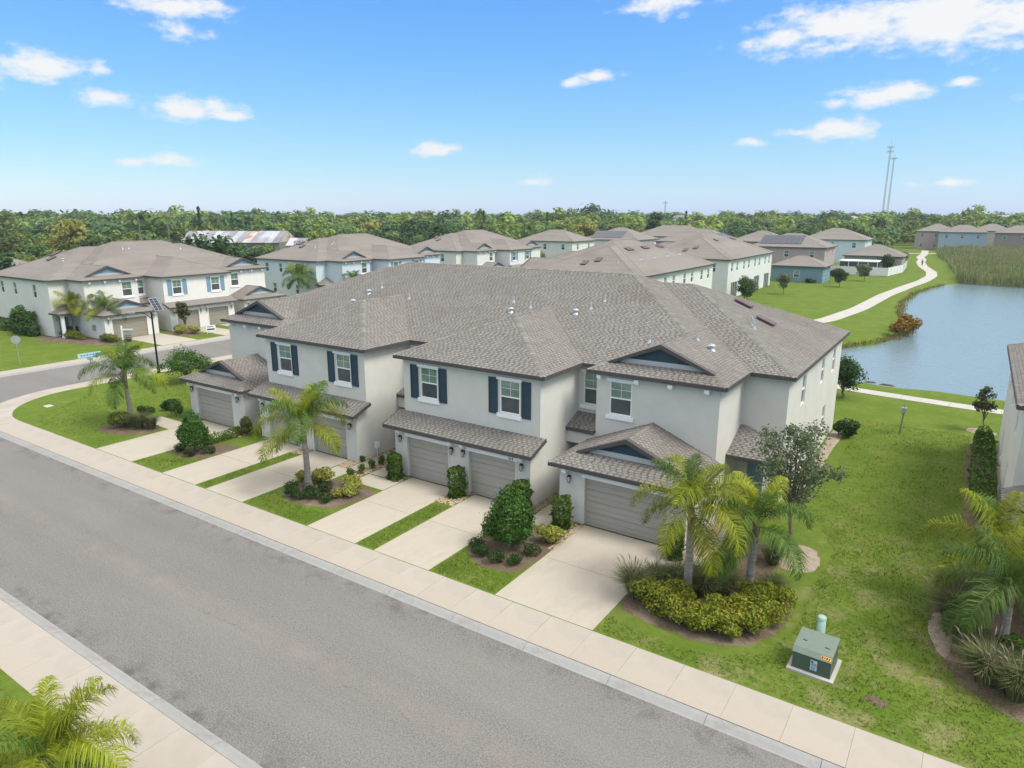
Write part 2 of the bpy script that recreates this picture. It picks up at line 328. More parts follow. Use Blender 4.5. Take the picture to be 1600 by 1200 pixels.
def asphalt_material():
    m = bpy.data.materials.new('asphalt'); m.use_nodes = True; nt = m.node_tree; N = nt.nodes.new; L = nt.links.new
    p = nt.nodes['Principled BSDF']; p.inputs['Roughness'].default_value = .92; p.inputs['Specular IOR Level'].default_value = .2
    g = N('ShaderNodeNewGeometry'); sep = N('ShaderNodeSeparateXYZ'); L(g.outputs['Position'], sep.inputs[0])
    def noise(scale, detail=6, rough=.6, vec=None):
        n = N('ShaderNodeTexNoise'); n.inputs['Scale'].default_value = scale; n.inputs['Detail'].default_value = detail; n.inputs['Roughness'].default_value = rough
        L(vec or g.outputs['Position'], n.inputs[0]); return n.outputs[0]
    def rng(src, lo, hi, a=0, b=1, sm=True):
        r = N('ShaderNodeMapRange'); r.inputs[1].default_value = lo; r.inputs[2].default_value = hi; r.inputs[3].default_value = a; r.inputs[4].default_value = b; L(src, r.inputs[0]); return r.outputs[0]
    def mth(op, a, b=None):
        n = N('ShaderNodeMath'); n.operation = op
        for i, v in enumerate((a, b)):
            if v is None: continue
            if isinstance(v, (int, float)): n.inputs[i].default_value = v
            else: L(v, n.inputs[i])
        return n.outputs[0]
    def mix(f, a, b):
        x = N('ShaderNodeMix'); x.data_type = 'RGBA'
        if isinstance(f, (int, float)): x.inputs['Factor'].default_value = f
        else: L(f, x.inputs['Factor'])
        for i, v in ((6, a), (7, b)):
            if isinstance(v, tuple): x.inputs[i].default_value = v
            else: L(v, x.inputs[i])
        return x.outputs[2]
    base = mix(rng(noise(21, 4, .85), .34, .66), (.078, .076, .071, 1), (.265, .258, .245, 1))
    mp = N('ShaderNodeMapping'); mp.inputs['Scale'].default_value = (.12, 1, 1); L(g.outputs['Position'], mp.inputs[0])
    base = mix(mth('MULTIPLY', rng(noise(.5, 4, .6, mp.outputs[0]), .35, .7), .35), base, (.25, .238, .222, 1))
    base = mix(mth('MULTIPLY', rng(noise(.3, 5, .65), .45, .75), .3), base, (.155, .148, .14, 1))
    y = sep.outputs[1]
    # the worn brownish paving seam down the middle, and thin cracks along it
    yc = mth('ADD', mth('SUBTRACT', y, 11.75), mth('MULTIPLY', mth('SUBTRACT', noise(.35, 3), .5), .35))
    seam = mth('MULTIPLY', rng(mth('ABSOLUTE', yc), .55, .1), rng(noise(1.3, 5), .35, .7))
    base = mix(mth('MULTIPLY', seam, .35), base, (.27, .235, .20, 1))
    ck = mth('ADD', mth('SUBTRACT', y, 11.45), mth('MULTIPLY', mth('SUBTRACT', noise(1.1, 8, .7), .5), .9))
    crack = mth('MULTIPLY', rng(mth('ABSOLUTE', ck), .018, .004), rng(noise(.22, 2), .45, .53))
    base = mix(mth('MULTIPLY', crack, .45), base, (.06, .058, .055, 1))
    # dark damp grit along the gutters
    for edge in (15.62, 8.25):
        e = rng(mth('ABSOLUTE', mth('SUBTRACT', y, edge)), .95, .0)
        e = mth('MULTIPLY', e, rng(noise(.9, 8, .75), .49, .64))
        base = mix(mth('MULTIPLY', e, .75), base, (.07, .066, .06, 1))
    L(base, p.inputs['Base Color'])
    b = N('ShaderNodeBump'); b.inputs['Strength'].default_value = .5; b.inputs['Distance'].default_value = .01; L(noise(70, 3, .7), b.inputs['Height']); L(b.outputs[0], p.inputs['Normal'])
    return m
M['asphalt'] = asphalt_material()

def water_material():
    m = bpy.data.materials.new('pond_water'); m.use_nodes = True; nt = m.node_tree; N = nt.nodes.new; L = nt.links.new
    p = nt.nodes['Principled BSDF']; p.inputs['Base Color'].default_value = (.16, .23, .26, 1); p.inputs['Roughness'].default_value = .16
    p.inputs['Specular IOR Level'].default_value = .6; p.inputs['IOR'].default_value = 1.33
    g = N('ShaderNodeNewGeometry'); mp = N('ShaderNodeMapping'); mp.inputs['Scale'].default_value = (1, .55, 1); L(g.outputs['Position'], mp.inputs[0])
    n = N('ShaderNodeTexNoise'); n.inputs['Scale'].default_value = 2.6; n.inputs['Detail'].default_value = 6; n.inputs['Roughness'].default_value = .65; L(mp.outputs[0], n.inputs[0])
    b = N('ShaderNodeBump'); b.inputs['Strength'].default_value = .6; b.inputs['Distance'].default_value = .08; L(n.outputs[0], b.inputs['Height']); L(b.outputs[0], p.inputs['Normal'])
    return m
M['water'] = water_material()

# ------------------------------------------------------------------ the setting: ground, pond, streets, pavements
POND = np.array([(-13, 61.6), (-4, 60.6), (30, 60.2), (85, 63), (90, 175), (20, 168), (3, 165), (-2.5, 163.5), (-5.2, 156), (-8.4, 138), (-9.0, 122), (-8.2, 108), (-6.0, 97), (-5.6, 91), (-7.0, 84), (-10.5, 76), (-15.5, 70), (-16.5, 65)])
def inside(poly, x, y):
    x = np.asarray(x); y = np.asarray(y); r = np.zeros(x.shape, bool); n = len(poly)
    for i in range(n):
        x0, y0 = poly[i]; x1, y1 = poly[(i + 1) % n]
        c = ((y0 > y) != (y1 > y)) & (x < (x1 - x0) * (y - y0) / ((y1 - y0) + 1e-12) + x0); r ^= c
    return r
def edge_dist(poly, x, y):
    d = np.full(np.shape(x), 1e9); n = len(poly)
    for i in range(n):
        a = poly[i]; b = poly[(i + 1) % n]; ab = b - a
        t = np.clip(((x - a[0]) * ab[0] + (y - a[1]) * ab[1]) / (ab @ ab), 0, 1)
        d = np.minimum(d, np.hypot(x - a[0] - t * ab[0], y - a[1] - t * ab[1]))
    return d
CORNER = (-50.0, 23.6, 6.3)      # centre and radius (to the middle of the pavement) of the street corner
def road_zone(x, y):
    main = (y > 7.1) & (y < 16.8) & (x > -400) & (x < 300)
    side = (x < -57.0) & (x > -66.6) & (y > 7) & (y < 420)
    cut = (x < CORNER[0] + .2) & (y < CORNER[1] + .2) & (np.hypot(x - CORNER[0], y - CORNER[1]) > CORNER[2] + .45) & (x > -60) & (y > 15)
    return main | side | cut
def axis(parts):
    return np.unique(np.round(np.concatenate([np.arange(a, b + 1e-6, s) for a, b, s in parts]), 3))
gx = axis([(-800, -200, 100), (-200, -66.6, 12), (-66.7, -66.5, .1), (-66, -57, 3), (-57.05, -56.95, .1), (-60, -44, .3), (-44, -18, 4), (-18, 8, .7), (8, 92, 3), (92, 300, 26), (300, 500, 100)])
gy = axis([(-200, 7, 23), (7.05, 7.15, .1), (8, 16, 4), (16.75, 16.85, .1), (14.8, 25, .3), (25, 58, 3), (58, 178, .9), (178, 300, 8), (300, 1070, 70)])
GX, GY = np.meshgrid(gx, gy)
gz = np.where(road_zone(GX, GY), -.2, 0.0)
pd = edge_dist(POND, GX, GY); pin = inside(POND, GX, GY)
und = .35 * (np.sin(GX * .9 + 1.7 * np.sin(GY * .31)) + np.sin(GY * .7 + GX * .2)) * .5
sd = np.where(pin, pd, -pd) + und
gz = np.where((GY > 58) & (GY < 185), np.minimum(gz, -1.3 * np.clip((sd + 1.6) / 4.2, 0, 1) ** 1.2), gz)
nx, ny = len(gx), len(gy)
vid = np.arange(nx * ny).reshape(ny, nx)
fq = np.stack([vid[:-1, :-1], vid[:-1, 1:], vid[1:, 1:], vid[1:, :-1]], -1).reshape(-1, 4)
ground = place('ground', raw_mesh('ground', np.stack([GX, GY, gz], -1).reshape(-1, 3), fq, np.full(len(fq), .5), M['grass'])); tag(ground, kind='structure')
wb = MB(); wb.face([(-30, 50, -.5), (120, 50, -.5), (120, 200, -.5), (-30, 200, -.5)]); tag(wb.build('pond_water', M['water']), kind='structure')

# asphalt sheets
rb = MB(); rb.face([(-400, 8.2, -.1), (300, 8.2, -.1), (300, 15.7, -.1), (-400, 15.7, -.1)]); tag(rb.build('road', M['asphalt']), kind='structure')
rb = MB(); rb.face([(-65.5, 15.7, -.1), (-57.9, 15.7, -.1), (-57.9, 300, -.1), (-65.5, 300, -.1)])
rb.face([(-57.9, 15.7, -.1), (-50.0, 15.7, -.1), (-50.0, 23.6, -.1), (-57.9, 23.6, -.1)]); tag(rb.build('side_road', M['asphalt']), kind='structure')

def curb_section(l):
    b = MB(); prof = [(-.02, -.14), (0, -.094), (.06, -.086), (.21, -.02), (.31, -.004), (.36, -.006), (.37, -.14)]
    h = l / 2 - .006
    for i in range(len(prof) - 1):
        (a, za), (c, zc) = prof[i], prof[i + 1]; b.face([(-h, a, za), (h, a, za), (h, c, zc), (-h, c, zc)])
    for s in (-1, 1): b.face([(s * h, a, z) for a, z in prof])
    return b.mesh('curb_section', M['curb'])
def slab_mesh(l, w, t=.09, bev=.006, mat=None, name='slab', gap=.0025):
    b = MB(); x, y = l / 2 - gap, w / 2 - .002
    lo = [(-x, -y), (x, -y), (x, y), (-x, y)]; hi = [(-x + bev, -y + bev), (x - bev, -y + bev), (x - bev, y - bev), (-x + bev, y - bev)]
    b.face([(p[0], p[1], 0) for p in hi])
    for i in range(4):
        j = (i + 1) % 4
        b.face([(*lo[i], -bev * .7), (*lo[j], -bev * .7), (*hi[j], 0), (*hi[i], 0)])
        b.face([(*lo[i], -t), (*lo[j], -t), (*lo[j], -bev * .7), (*lo[i], -bev * .7)])
    return b.mesh(name, mat or M['conc'])
CS = curb_section(2.85); SL = slab_mesh(1.53, 1.62)
def run_pavement(prefix, x0, x1, yc_curb, y_mid, flip):
    root = thing(prefix + '_curb', None, None); tag(root, kind='structure'); n = int((x1 - x0) / 2.85)
    for i in range(n):
        place('curb_section', CS, root, (x0 + 2.85 * (i + .5), yc_curb, 0), math.pi if flip else 0)
    root = thing(prefix + '_pavement', None, None); tag(root, kind='structure'); n = int((x1 - x0) / 1.53)
    for i in range(n):
        o = place('slab', SL, root, (x0 + 1.53 * (i + .5), y_mid, .004 + random.uniform(-.003, .003)))
run_pavement('far', -50.0, 26, 15.64, 16.83, False)
run_pavement('near', -60, 20, 8.26, 7.08, True)
# near side of the side street lies at x > -57.9: the curb's road edge faces -x
def strip2(prefix, x_edge, direction, y0, y1):
    root = thing(prefix + '_curb', None, None); tag(root, kind='structure')
    rz = -math.pi / 2 if direction > 0 else math.pi / 2
    for i in range(int((y1 - y0) / 2.85)): place('curb_section', CS, root, (x_edge, y0 + 2.85 * (i + .5), 0), rz)
    root = thing(prefix + '_pavement', None, None); tag(root, kind='structure')
    for i in range(int((y1 - y0) / 1.53)): place('slab', SL, root, (x_edge + direction * 1.19, y0 + 1.53 * (i + .5), .004), math.pi / 2)
strip2('side_street_near', -57.96, 1, 23.6, 130)
strip2('side_street_far', -65.44, -1, 17.6, 130)
# the rounded corner
def corner():
    cx, cy, _ = CORNER; root = thing('corner_pavement', None, None); tag(root, kind='structure')
    croot = thing('corner_curb', None, None); tag(croot, kind='structure')
    def arc(r0, r1, a0, a1, z0, z1, name, mat, par):
        b = MB(); n = 6
        for k in range(n):
            p = a0 + (a1 - a0) * k / n; q = a0 + (a1 - a0) * (k + 1) / n
            P = lambda r, a, z: (cx - r * math.cos(a), cy - r * math.sin(a), z)
            b.face([P(r0, p, z0), P(r1, p, z1), P(r1, q, z1), P(r0, q, z0)])
            b.face([P(r1, p, z1), P(r1, p, -.2), P(r1, q, -.2), P(r1, q, z1)]); b.face([P(r0, p, z0), P(r0, p, -.2), P(r0, q, -.2), P(r0, q, z0)])
        b.build(name, mat, par)
    for k in range(6):
        a0 = math.pi / 2 * k / 6 + .002; a1 = math.pi / 2 * (k + 1) / 6 - .002
        arc(5.96, 7.58, a0, a1, .004, .004, 'slab', M['conc'], root)
    for k in range(4):
        a0 = math.pi / 2 * k / 4 + .001; a1 = math.pi / 2 * (k + 1) / 4 - .001
        arc(7.60, 7.96, a0, a1, -.005, -.093, 'curb_section', M['curb'], croot)
corner()

# driveways: slabs with joints, each driveway a piece of the setting
DRIVES = [(-12.55, -8.72), (-18.45, -15.6), (-22.4, -19.5), (-29.75, -26.9), (-33.55, -30.65), (-40.3, -36.5)]
YB = 17.66
def driveway(x0, x1, ys, name='driveway'):
    root = thing(name, None, None); tag(root, kind='structure')
    for a, b in zip(ys[:-1], ys[1:]):
        place('slab', slab_mesh(x1 - x0, b - a - .012, mat=M['drive'], gap=0), root, ((x0 + x1) / 2, (a + b) / 2, .006 + random.uniform(-.002, .002)))
for x0, x1 in DRIVES: driveway(x0, x1, [YB, 21.0, 24.36])
# short walks to the front doors
driveway(-8.68, -7.1, [22.2, 23.6, 25.2, 27.0, 29.2], 'front_walk')
driveway(-14.9, -13.85, [23.2, 24.9, 26.8, 28.7], 'front_walk')
driveway(-24.55, -22.45, [22.3, 23.5], 'front_walk'); driveway(-24.6, -23.65, [23.55, 25.2, 27, 28.7], 'front_walk')
driveway(-26.8, -25.6, [21.9, 23.4], 'front_walk'); driveway(-26.1, -25.2, [23.45, 25.2, 27, 28.7], 'front_walk')
driveway(-43.4, -40.35, [22.0, 23.3], 'front_walk')
# drives of the buildings across the side street
for y0, y1 in ((37.3, 41.2), (44.4, 47.0), (48.4, 51.0), (53.3, 57.0), (73.5, 77.5), (80, 86)):
    root = thing('driveway', None, None); tag(root, kind='structure')
    for a, b in ((-74.8, -71.2), (-71.15, -67.6)):
        place('slab', slab_mesh(b - a, y1 - y0, mat=M['drive'], gap=0), root, ((a + b) / 2, (y0 + y1) / 2, .006))
# pond path: a winding ribbon cut into panels
def ribbon(name, pts, w, z, mat, step=3.0, piece='slab', joint=.015):
    pts = np.array(pts, float); d = np.r_[0, np.cumsum(np.hypot(*np.diff(pts, axis=0).T))]; T = np.linspace(0, d[-1], int(d[-1] / .5))
    P = np.stack([np.interp(T, d, pts[:, 0]), np.interp(T, d, pts[:, 1])], -1)
    for _ in range(14): P[1:-1] = (P[:-2] + 2 * P[1:-1] + P[2:]) / 4
    t = np.gradient(P, axis=0); t /= np.linalg.norm(t, axis=1)[:, None]; n = np.stack([-t[:, 1], t[:, 0]], -1)
    root = thing(name, None, None); tag(root, kind='structure'); k = max(2, int(step / .5)); i = 0
    while i < len(P) - 1:
        j = min(i + k, len(P) - 1); b = MB()
        for q in range(i, j):
            s = t[q] * joint if q == i else 0 * t[q]
            a0 = P[q] + s + n[q] * w / 2; a1 = P[q] + s - n[q] * w / 2; b0 = P[q + 1] + n[q + 1] * w / 2; b1 = P[q + 1] - n[q + 1] * w / 2
            b.face([(*a0, z), (*a1, z), (*b1, z), (*b0, z)]); b.face([(*a0, z), (*b0, z), (*b0, -.1), (*a0, -.1)]); b.face([(*a1, z), (*b1, z), (*b1, -.1), (*a1, -.1)])
        b.build(piece, mat, root); i = j
PATH = [(60, 54.2), (20, 54.8), (1.5, 55.3), (-7, 56.4), (-15, 59), (-21, 65), (-22, 73), (-18.5, 83), (-14.8, 93), (-13.0, 107), (-12.0, 127), (-10.2, 145), (-8.6, 158), (-7.9, 172), (-8.6, 184), (-11.5, 203), (-13.2, 220), (-13.5, 232), (-15, 245), (-15, 262), (-16.4, 290)]
ribbon('pond_path', PATH[:8], 1.35, .03, M['path']); ribbon('pond_path', PATH[7:], 2.1, .03, M['path'], 6)
ribbon('far_lane', [(-75, 262), (-40, 262), (-15, 268), (12, 285)], 3.2, .035, M['path'], 12)

# planting beds: mulch sheets with uneven outlines
def bed(name, pts, mat='mulch', z=.018, wob=.07):
    pts = np.array(pts, float); out = []
    n = len(pts)
    for i in range(n):
        p0, p1, p2, p3 = pts[i - 1], pts[i], pts[(i + 1) % n], pts[(i + 2) % n]
        for t in np.linspace(0, 1, 6)[:-1]:
            q = .5 * ((2 * p1) + (-p0 + p2) * t + (2 * p0 - 5 * p1 + 4 * p2 - p3) * t * t + (-p0 + 3 * p1 - 3 * p2 + p3) * t ** 3)
            out.append(q + RNG.uniform(-wob, wob, 2))
    c = np.mean(out, 0); b = MB()
    for i in range(len(out)):
        j = (i + 1) % len(out); m0 = c + (out[i] - c) * .6; m1 = c + (out[j] - c) * .6
        b.face([(*out[i], z * .2), (*out[j], z * .2), (*m1, z + .03), (*m0, z + .03)]); b.face([(*m0, z + .03), (*m1, z + .03), (*c, z + .035)])
    return tag(b.build(name, M[mat]), kind='structure')
bed('mulch_bed', [(-8.62, 19.5), (-7.5, 19.1), (-6.1, 18.95), (-5.0, 19.2), (-4.05, 20.1), (-3.6, 21.6), (-3.9, 23.2), (-4.9, 24.6), (-4.6, 26.6), (-6.9, 26.5), (-6.95, 22.0), (-8.6, 21.6)])
bed('bare_soil', [(-5.2, 25.6), (-4.0, 25.2), (-3.5, 26.2), (-3.9, 27.4), (-5.0, 27.3)], 'dirt', .02)
bed('mulch_bed', [(-26.4, 19.6), (-25.4, 19.0), (-24.0, 19.1), (-23.0, 19.5), (-22.55, 20.4), (-22.6, 22.0), (-24.5, 22.0), (-26.6, 21.6)])
bed('mulch_bed', [(-15.45, 20.0), (-14.6, 19.2), (-13.4, 19.1), (-12.7, 19.6), (-12.65, 22.8), (-13.8, 23.0), (-14.9, 22.9), (-15.5, 21.6)])
bed('mulch_bed', [(-36.4, 20.1), (-35.4, 19.6), (-34.3, 19.7), (-33.7, 20.6), (-33.7, 22.2), (-35.2, 22.0)])
bed('mulch_bed', [(-44.2, 19.9), (-43.2, 19.4), (-41.6, 19.8), (-40.6, 21.0), (-41.2, 22.0), (-43.4, 22.0)])
bed('mulch_bed', [(.2, 24.2), (.9, 21.6), (2.2, 20.4), (5, 20), (6, 24), (3, 28.5), (1.0, 27.5)])
bed('bare_soil', [(.35, 25.0), (.25, 23.6), (.75, 22.2), (1.0, 23.5), (.8, 25)], 'dirt', .02, .03)
bed('bare_soil', [(-1.0, 18.95), (-.55, 18.85), (-.4, 19.1), (-.9, 19.25)], 'mulch', .008)
bed('bare_soil', [(.9, 49.0), (1.9, 48.8), (2.3, 49.5), (1.6, 50.1), (.8, 49.8)], 'dirt', .02)
bed('mulch_bed', [(1.0, 34), (2.2, 34), (2.2, 46.5), (1.0, 46.5)], 'mulch', .02)
bed('mulch_bed', [(-82.5, 31.6), (-77, 32.2), (-72.6, 34.0), (-72.3, 36.8), (-76, 37.1), (-82.3, 36.0)])
bed('mulch_bed', [(-74.6, 41.5), (-71, 41.6), (-70.2, 43.0), (-71.4, 44.0), (-74.6, 44.0)])
bed('bare_soil', [(-6.05, 33), (-5.7, 33), (-5.45, 38), (-5.5, 45.5), (-6.05, 45.6)], 'dirt', .015)

# pebble strips by the garages (far too many to count)
def pebbles(rects):
    t = (1 + 5 ** .5) / 2
    base = np.array([(0, 0, 1), (1, 0, 0), (0, 1, 0), (-1, 0, 0), (0, -1, 0), (0, 0, -.4)], float)
    fc = np.array([(0, 1, 2), (0, 2, 3), (0, 3, 4), (0, 4, 1)])
    V = []; F = []; T = []; n = 0
    for x0, x1, y0, y1 in rects:
        cnt = int((x1 - x0) * (y1 - y0) * 210)
        for _ in range(cnt):
            r = random.uniform(.028, .065); a = random.uniform(0, 6.28); ca, sa = math.cos(a), math.sin(a)
            q = base * (r * random.uniform(.8, 1.5), r, r * .7)
            q = np.stack([q[:, 0] * ca - q[:, 1] * sa, q[:, 0] * sa + q[:, 1] * ca, q[:, 2]], -1) + (random.uniform(x0, x1), random.uniform(y0, y1), .015)
            V.append(q); F.append(fc + n); T += [random.random() ** 1.3] * 4; n += 6
    return raw_mesh('pebbles', np.concatenate(V), np.concatenate(F), np.array(T), M['pebble'])
peb = place('pebbles', pebbles([(-15.55, -14.95, 23.6, 28.6), (-12.75, -12.5, 21.6, 24.2), (-13.6, -12.6, 23.3, 24.3), (-8.7, -7.8, 23.4, 24.35), (-19.6, -18.5, 22.7, 24.35), (-23.6, -22.45, 23.55, 24.3),
    (-25.2, -24.65, 22.2, 28.6), (-26.9, -26.1, 23.5, 28.6), (-26.8, -26.15, 23.4, 24.3), (-7.9, -7.5, 25.5, 29), (-8.0, -7.1, 24.4, 25.5), (-30.6, -29.8, 23.4, 24.3), (-36.4, -35.3, 23.4, 24.3)]))
tag(peb, 'tan river pebbles laid in strips along the garage walls', 'pebbles', kind='stuff')

# ------------------------------------------------------------------ buildings
PITCH_R = 5 / 12
class Roof:
    """union of hip roofs over rectangles; every plane is laid in shingle courses"""
    def __init__(s, rects, ze, p=PITCH_R): s.r = rects; s.ze = ze; s.p = p
    def own(s, q, x, y):
        d = np.full(np.broadcast(x, y).shape, 1e9)
        if 'F' in q['e']:
            df = y - q['y0']
            d = np.minimum(d, np.where(y < q['gab'], df, 1e9) if q.get('gab') else df)
        if 'B' in q['e']: d = np.minimum(d, q['y1'] - y)
        if 'L' in q['e']: d = np.minimum(d, x - q['x0'])
        if 'R' in q['e']: d = np.minimum(d, q['x1'] - x)
        ok = (x >= q['x0'] - 1e-6) & (x <= q['x1'] + 1e-6) & (y >= q['y0'] - 1e-6) & (y <= q['y1'] + 1e-6)
        return np.where(ok, d, -1e9)
    def top(s, x, y): return np.max([s.own(q, x, y) for q in s.r], axis=0)
    def xy(s, q, e, t, d):
        return {'F': (t, q['y0'] + d), 'B': (t, q['y1'] - d), 'L': (q['x0'] + d, t), 'R': (q['x1'] - d, t)}[e]
    def vis(s, q, e, t, d):
        t = np.asarray(t, float); x, y = s.xy(q, e, t, np.full(t.shape, d)); o = s.own(q, x, y)
        ok = (np.abs(o - d) < 1e-5) & (o >= s.top(x, y) - 1e-5)
        if e == 'F' and q.get('gab'): ok &= y < q['gab']
        return ok
    def runs(s, q, e, d):
        a, b = (q['x0'], q['x1']) if e in 'FB' else (q['y0'], q['y1'])
        T = np.linspace(a, b, max(8, int((b - a) / .06))); v = s.vis(q, e, T, d); out = []; i = 0
        while i < len(T):
            if not v[i]: i += 1; continue
            j = i
            while j + 1 < len(T) and v[j + 1]: j += 1
            def bis(inn, outt):
                for _ in range(7):
                    m = (inn + outt) / 2
                    if s.vis(q, e, [m], d)[0]: inn = m
                    else: outt = m
                return inn
            t0 = bis(T[i], T[i - 1]) if i > 0 else T[i]; t1 = bis(T[j], T[j + 1]) if j + 1 < len(T) else T[j]
            if t1 - t0 > .02: out.append((t0, t1))
            i = j + 1
        return out
    def dmax(s, q, e): 
        w = (q['x1'] - q['x0']) / 2 if ('L' in q['e'] and 'R' in q['e']) else q['x1'] - q['x0']
        h = (q['y1'] - q['y0']) / 2 if ('F' in q['e'] and 'B' in q['e']) else q['y1'] - q['y0']
        if e in 'FB': return min(h, w if ('L' in q['e'] or 'R' in q['e']) and not q.get('gab') else h) if not q.get('gab') else q['gab'] - q['y0']
        return min(w, h) if 'F' in q['e'] and 'B' in q['e'] else w
    def build(s, parent, shingles=True, fine=.132, cap=True):
        root_mb = MB(); sh_v = []; sh_t = []; fas = MB()
        rnd = random.Random(11)
        step = fine if shingles else .45
        P3 = lambda q, e, t, d, up=0: (*s.xy(q, e, t, d), s.ze + s.p * d + up)
        for q in s.r:
            for e in q['e']:
                D = s.dmax(q, e); k = 0
                for (t0, t1) in s.runs(q, e, .004):          # fascia board and gutter line under the eave
                    x0, y0 = s.xy(q, e, t0, -.012); x1, y1 = s.xy(q, e, t1, -.012)
                    a = np.array((x0, y0, s.ze - .09)); b = np.array((x1, y1, s.ze - .09))
                    fas.bar(a, b, .03, .17)
                while k * step < D - 1e-6:
                    lo = k * step; hi = min(lo + step, D)
                    A = B if k else s.runs(q, e, lo + 1e-4)
                    B = s.runs(q, e, hi - 1e-4)
                    if len(A) != len(B):
                        Cc = s.runs(q, e, (lo + hi) / 2)
                        A, B2 = Cc, Cc
                    else: B2 = B
                    for (a0, a1), (b0, b1) in zip(A, B2):
                        root_mb.face([P3(q, e, a0, lo), P3(q, e, a1, lo), P3(q, e, b1, hi), P3(q, e, b0, hi)], rnd.random())
                        if not shingles: continue
                        t = math.floor(min(a0, b0) / .27) * .27 + (k % 2) * .135 + rnd.uniform(-.02, .02) - .27; tooth = True; end = max(a1, b1)
                        while t < end:
                            w = rnd.uniform(.165, .20) if tooth else rnd.uniform(.07, .105)
                            u0, u1 = max(t, a0), min(t + w, a1); v0, v1 = max(t, b0), min(t + w, b1)
                            if u0 > a1 or u1 < a0: u0 = u1 = min(max(t, a0), a1)
                            if v0 > b1 or v1 < b0: v0 = v1 = min(max(t, b0), b1)
                            if u1 - u0 > .004 or v1 - v0 > .004:
                                h = .020 if tooth else .009; tn = rnd.uniform(.50, .70) if tooth else rnd.uniform(.0, .25)  # gaps toned darker: the shadow between teeth is put into the colour
                                g = lo - .006
                                p0, p1, p2, p3 = P3(q, e, u0, g, h), P3(q, e, u1, g, h), P3(q, e, v1, hi, .004), P3(q, e, v0, hi, .004)
                                f0, f1 = P3(q, e, u0, g, -.004), P3(q, e, u1, g, -.004)
                                sh_v += [p0, p1, p2, p3, f0, f1, p1, p0]; sh_t += [tn, tn * .8]
                            t += w; tooth = not tooth
                    k += 1
        roof = root_mb.build('roof', M['deck'], parent)
        fas.build('fascia', M['fascia'], roof)
        if shingles and sh_v:
            V = np.array(sh_v); F = np.arange(len(V)).reshape(-1, 4)
            place('shingles', raw_mesh('shingles', V, F, np.array(sh_t), M['shingle']), roof)['kind'] = 'stuff'
        if cap:
            cm = MB(); lines = []
            for q in s.r:
                x0, x1, y0, y1 = q['x0'], q['x1'], q['y0'], q['y1']
                hw = (x1 - x0) / 2; hh = (y1 - y0) / 2 if 'B' in q['e'] else 1e9
                m = min(hw, hh) if 'L' in q['e'] and 'R' in q['e'] else min(x1 - x0, y1 - y0)
                for (cx, cy, dx, dy, es) in ((x0, y0, 1, 1, 'FL'), (x1, y0, -1, 1, 'FR'), (x0, y1, 1, -1, 'BL'), (x1, y1, -1, -1, 'BR')):
                    if es[0] in q['e'] and es[1] in q['e']: lines.append(((cx, cy, 0), (cx + dx * m, cy + dy * m, m)))
                if 'L' in q['e'] and 'R' in q['e']:
                    if hw < hh: lines.append((((x0 + x1) / 2, (q['gab'] if q.get('gab') else y0 + hw), hw), ((x0 + x1) / 2, y1 - (hw if 'B' in q['e'] else 0), hw)))
                    else: lines.append(((x0 + hh, (y0 + y1) / 2, hh), (x1 - hh, (y0 + y1) / 2, hh)))
            for a, b in lines:
                a = np.array(a, float); b = np.array(b, float); L_ = np.hypot(*(b - a)[:2]); n = max(1, int(L_ / .2)) if shingles else max(1, int(L_ / .8))
                dr = (b - a) / n; u = np.array((-dr[1], dr[0], 0)); u = u / np.linalg.norm(u) * .13; slope = dr[2] / max(np.hypot(dr[0], dr[1]), 1e-6)
                for i in range(n):
                    p0 = a + dr * i; p1 = a + dr * (i + 1); mid = (p0 + p1) / 2
                    tp = float(s.top(np.array([mid[0]]), np.array([mid[1]]))[0])
                    if tp > mid[2] + .02 : continue
                    drop = s.p * .13 * (.72 if abs(slope) > .01 else 1.0)
                    z0 = s.ze + s.p * p0[2] + .03; z1 = s.ze + s.p * p1[2] + .018
                    tn = rnd.uniform(.35, .75) if shingles else .5
                    for sg in (-1, 1):
                        cm.face([(p0[0], p0[1], z0), (p1[0], p1[1], z1), (p1[0] + sg * u[0], p1[1] + sg * u[1], z1 - drop), (p0[0] + sg * u[0], p0[1] + sg * u[1], z0 - drop)], tn)
            if cm.f: cm.build('ridge_cap', M['shingle'], roof, kind='stuff')
        return roof

def panel(mb, p0, u, W, z0, z1, holes=(), n=(0, -1), depth=.14):
    """a wall face from p0 along u with rectangular openings and their reveals"""
    us = sorted({0, W, *[h[0] for h in holes], *[h[1] for h in holes]}); zs = sorted({z0, z1, *[h[2] for h in holes], *[h[3] for h in holes]})
    P = lambda a, z, d=0: (p0[0] + u[0] * a - n[0] * d, p0[1] + u[1] * a - n[1] * d, z)
    for i in range(len(us) - 1):
        for j in range(len(zs) - 1):
            a, b, c, d = us[i], us[i + 1], zs[j], zs[j + 1]; ma, mz = (a + b) / 2, (c + d) / 2
            if any(h[0] < ma < h[1] and h[2] < mz < h[3] for h in holes): continue
            mb.face([P(a, c), P(b, c), P(b, d), P(a, d)])
    for h in holes:
        a, b, c, d = h[:4]
        for q in (((a, c), (b, c)), ((b, c), (b, d)), ((b, d), (a, d)), ((a, d), (a, c))):
            mb.face([P(*q[0]), P(*q[1]), P(*q[1], depth), P(*q[0], depth)])

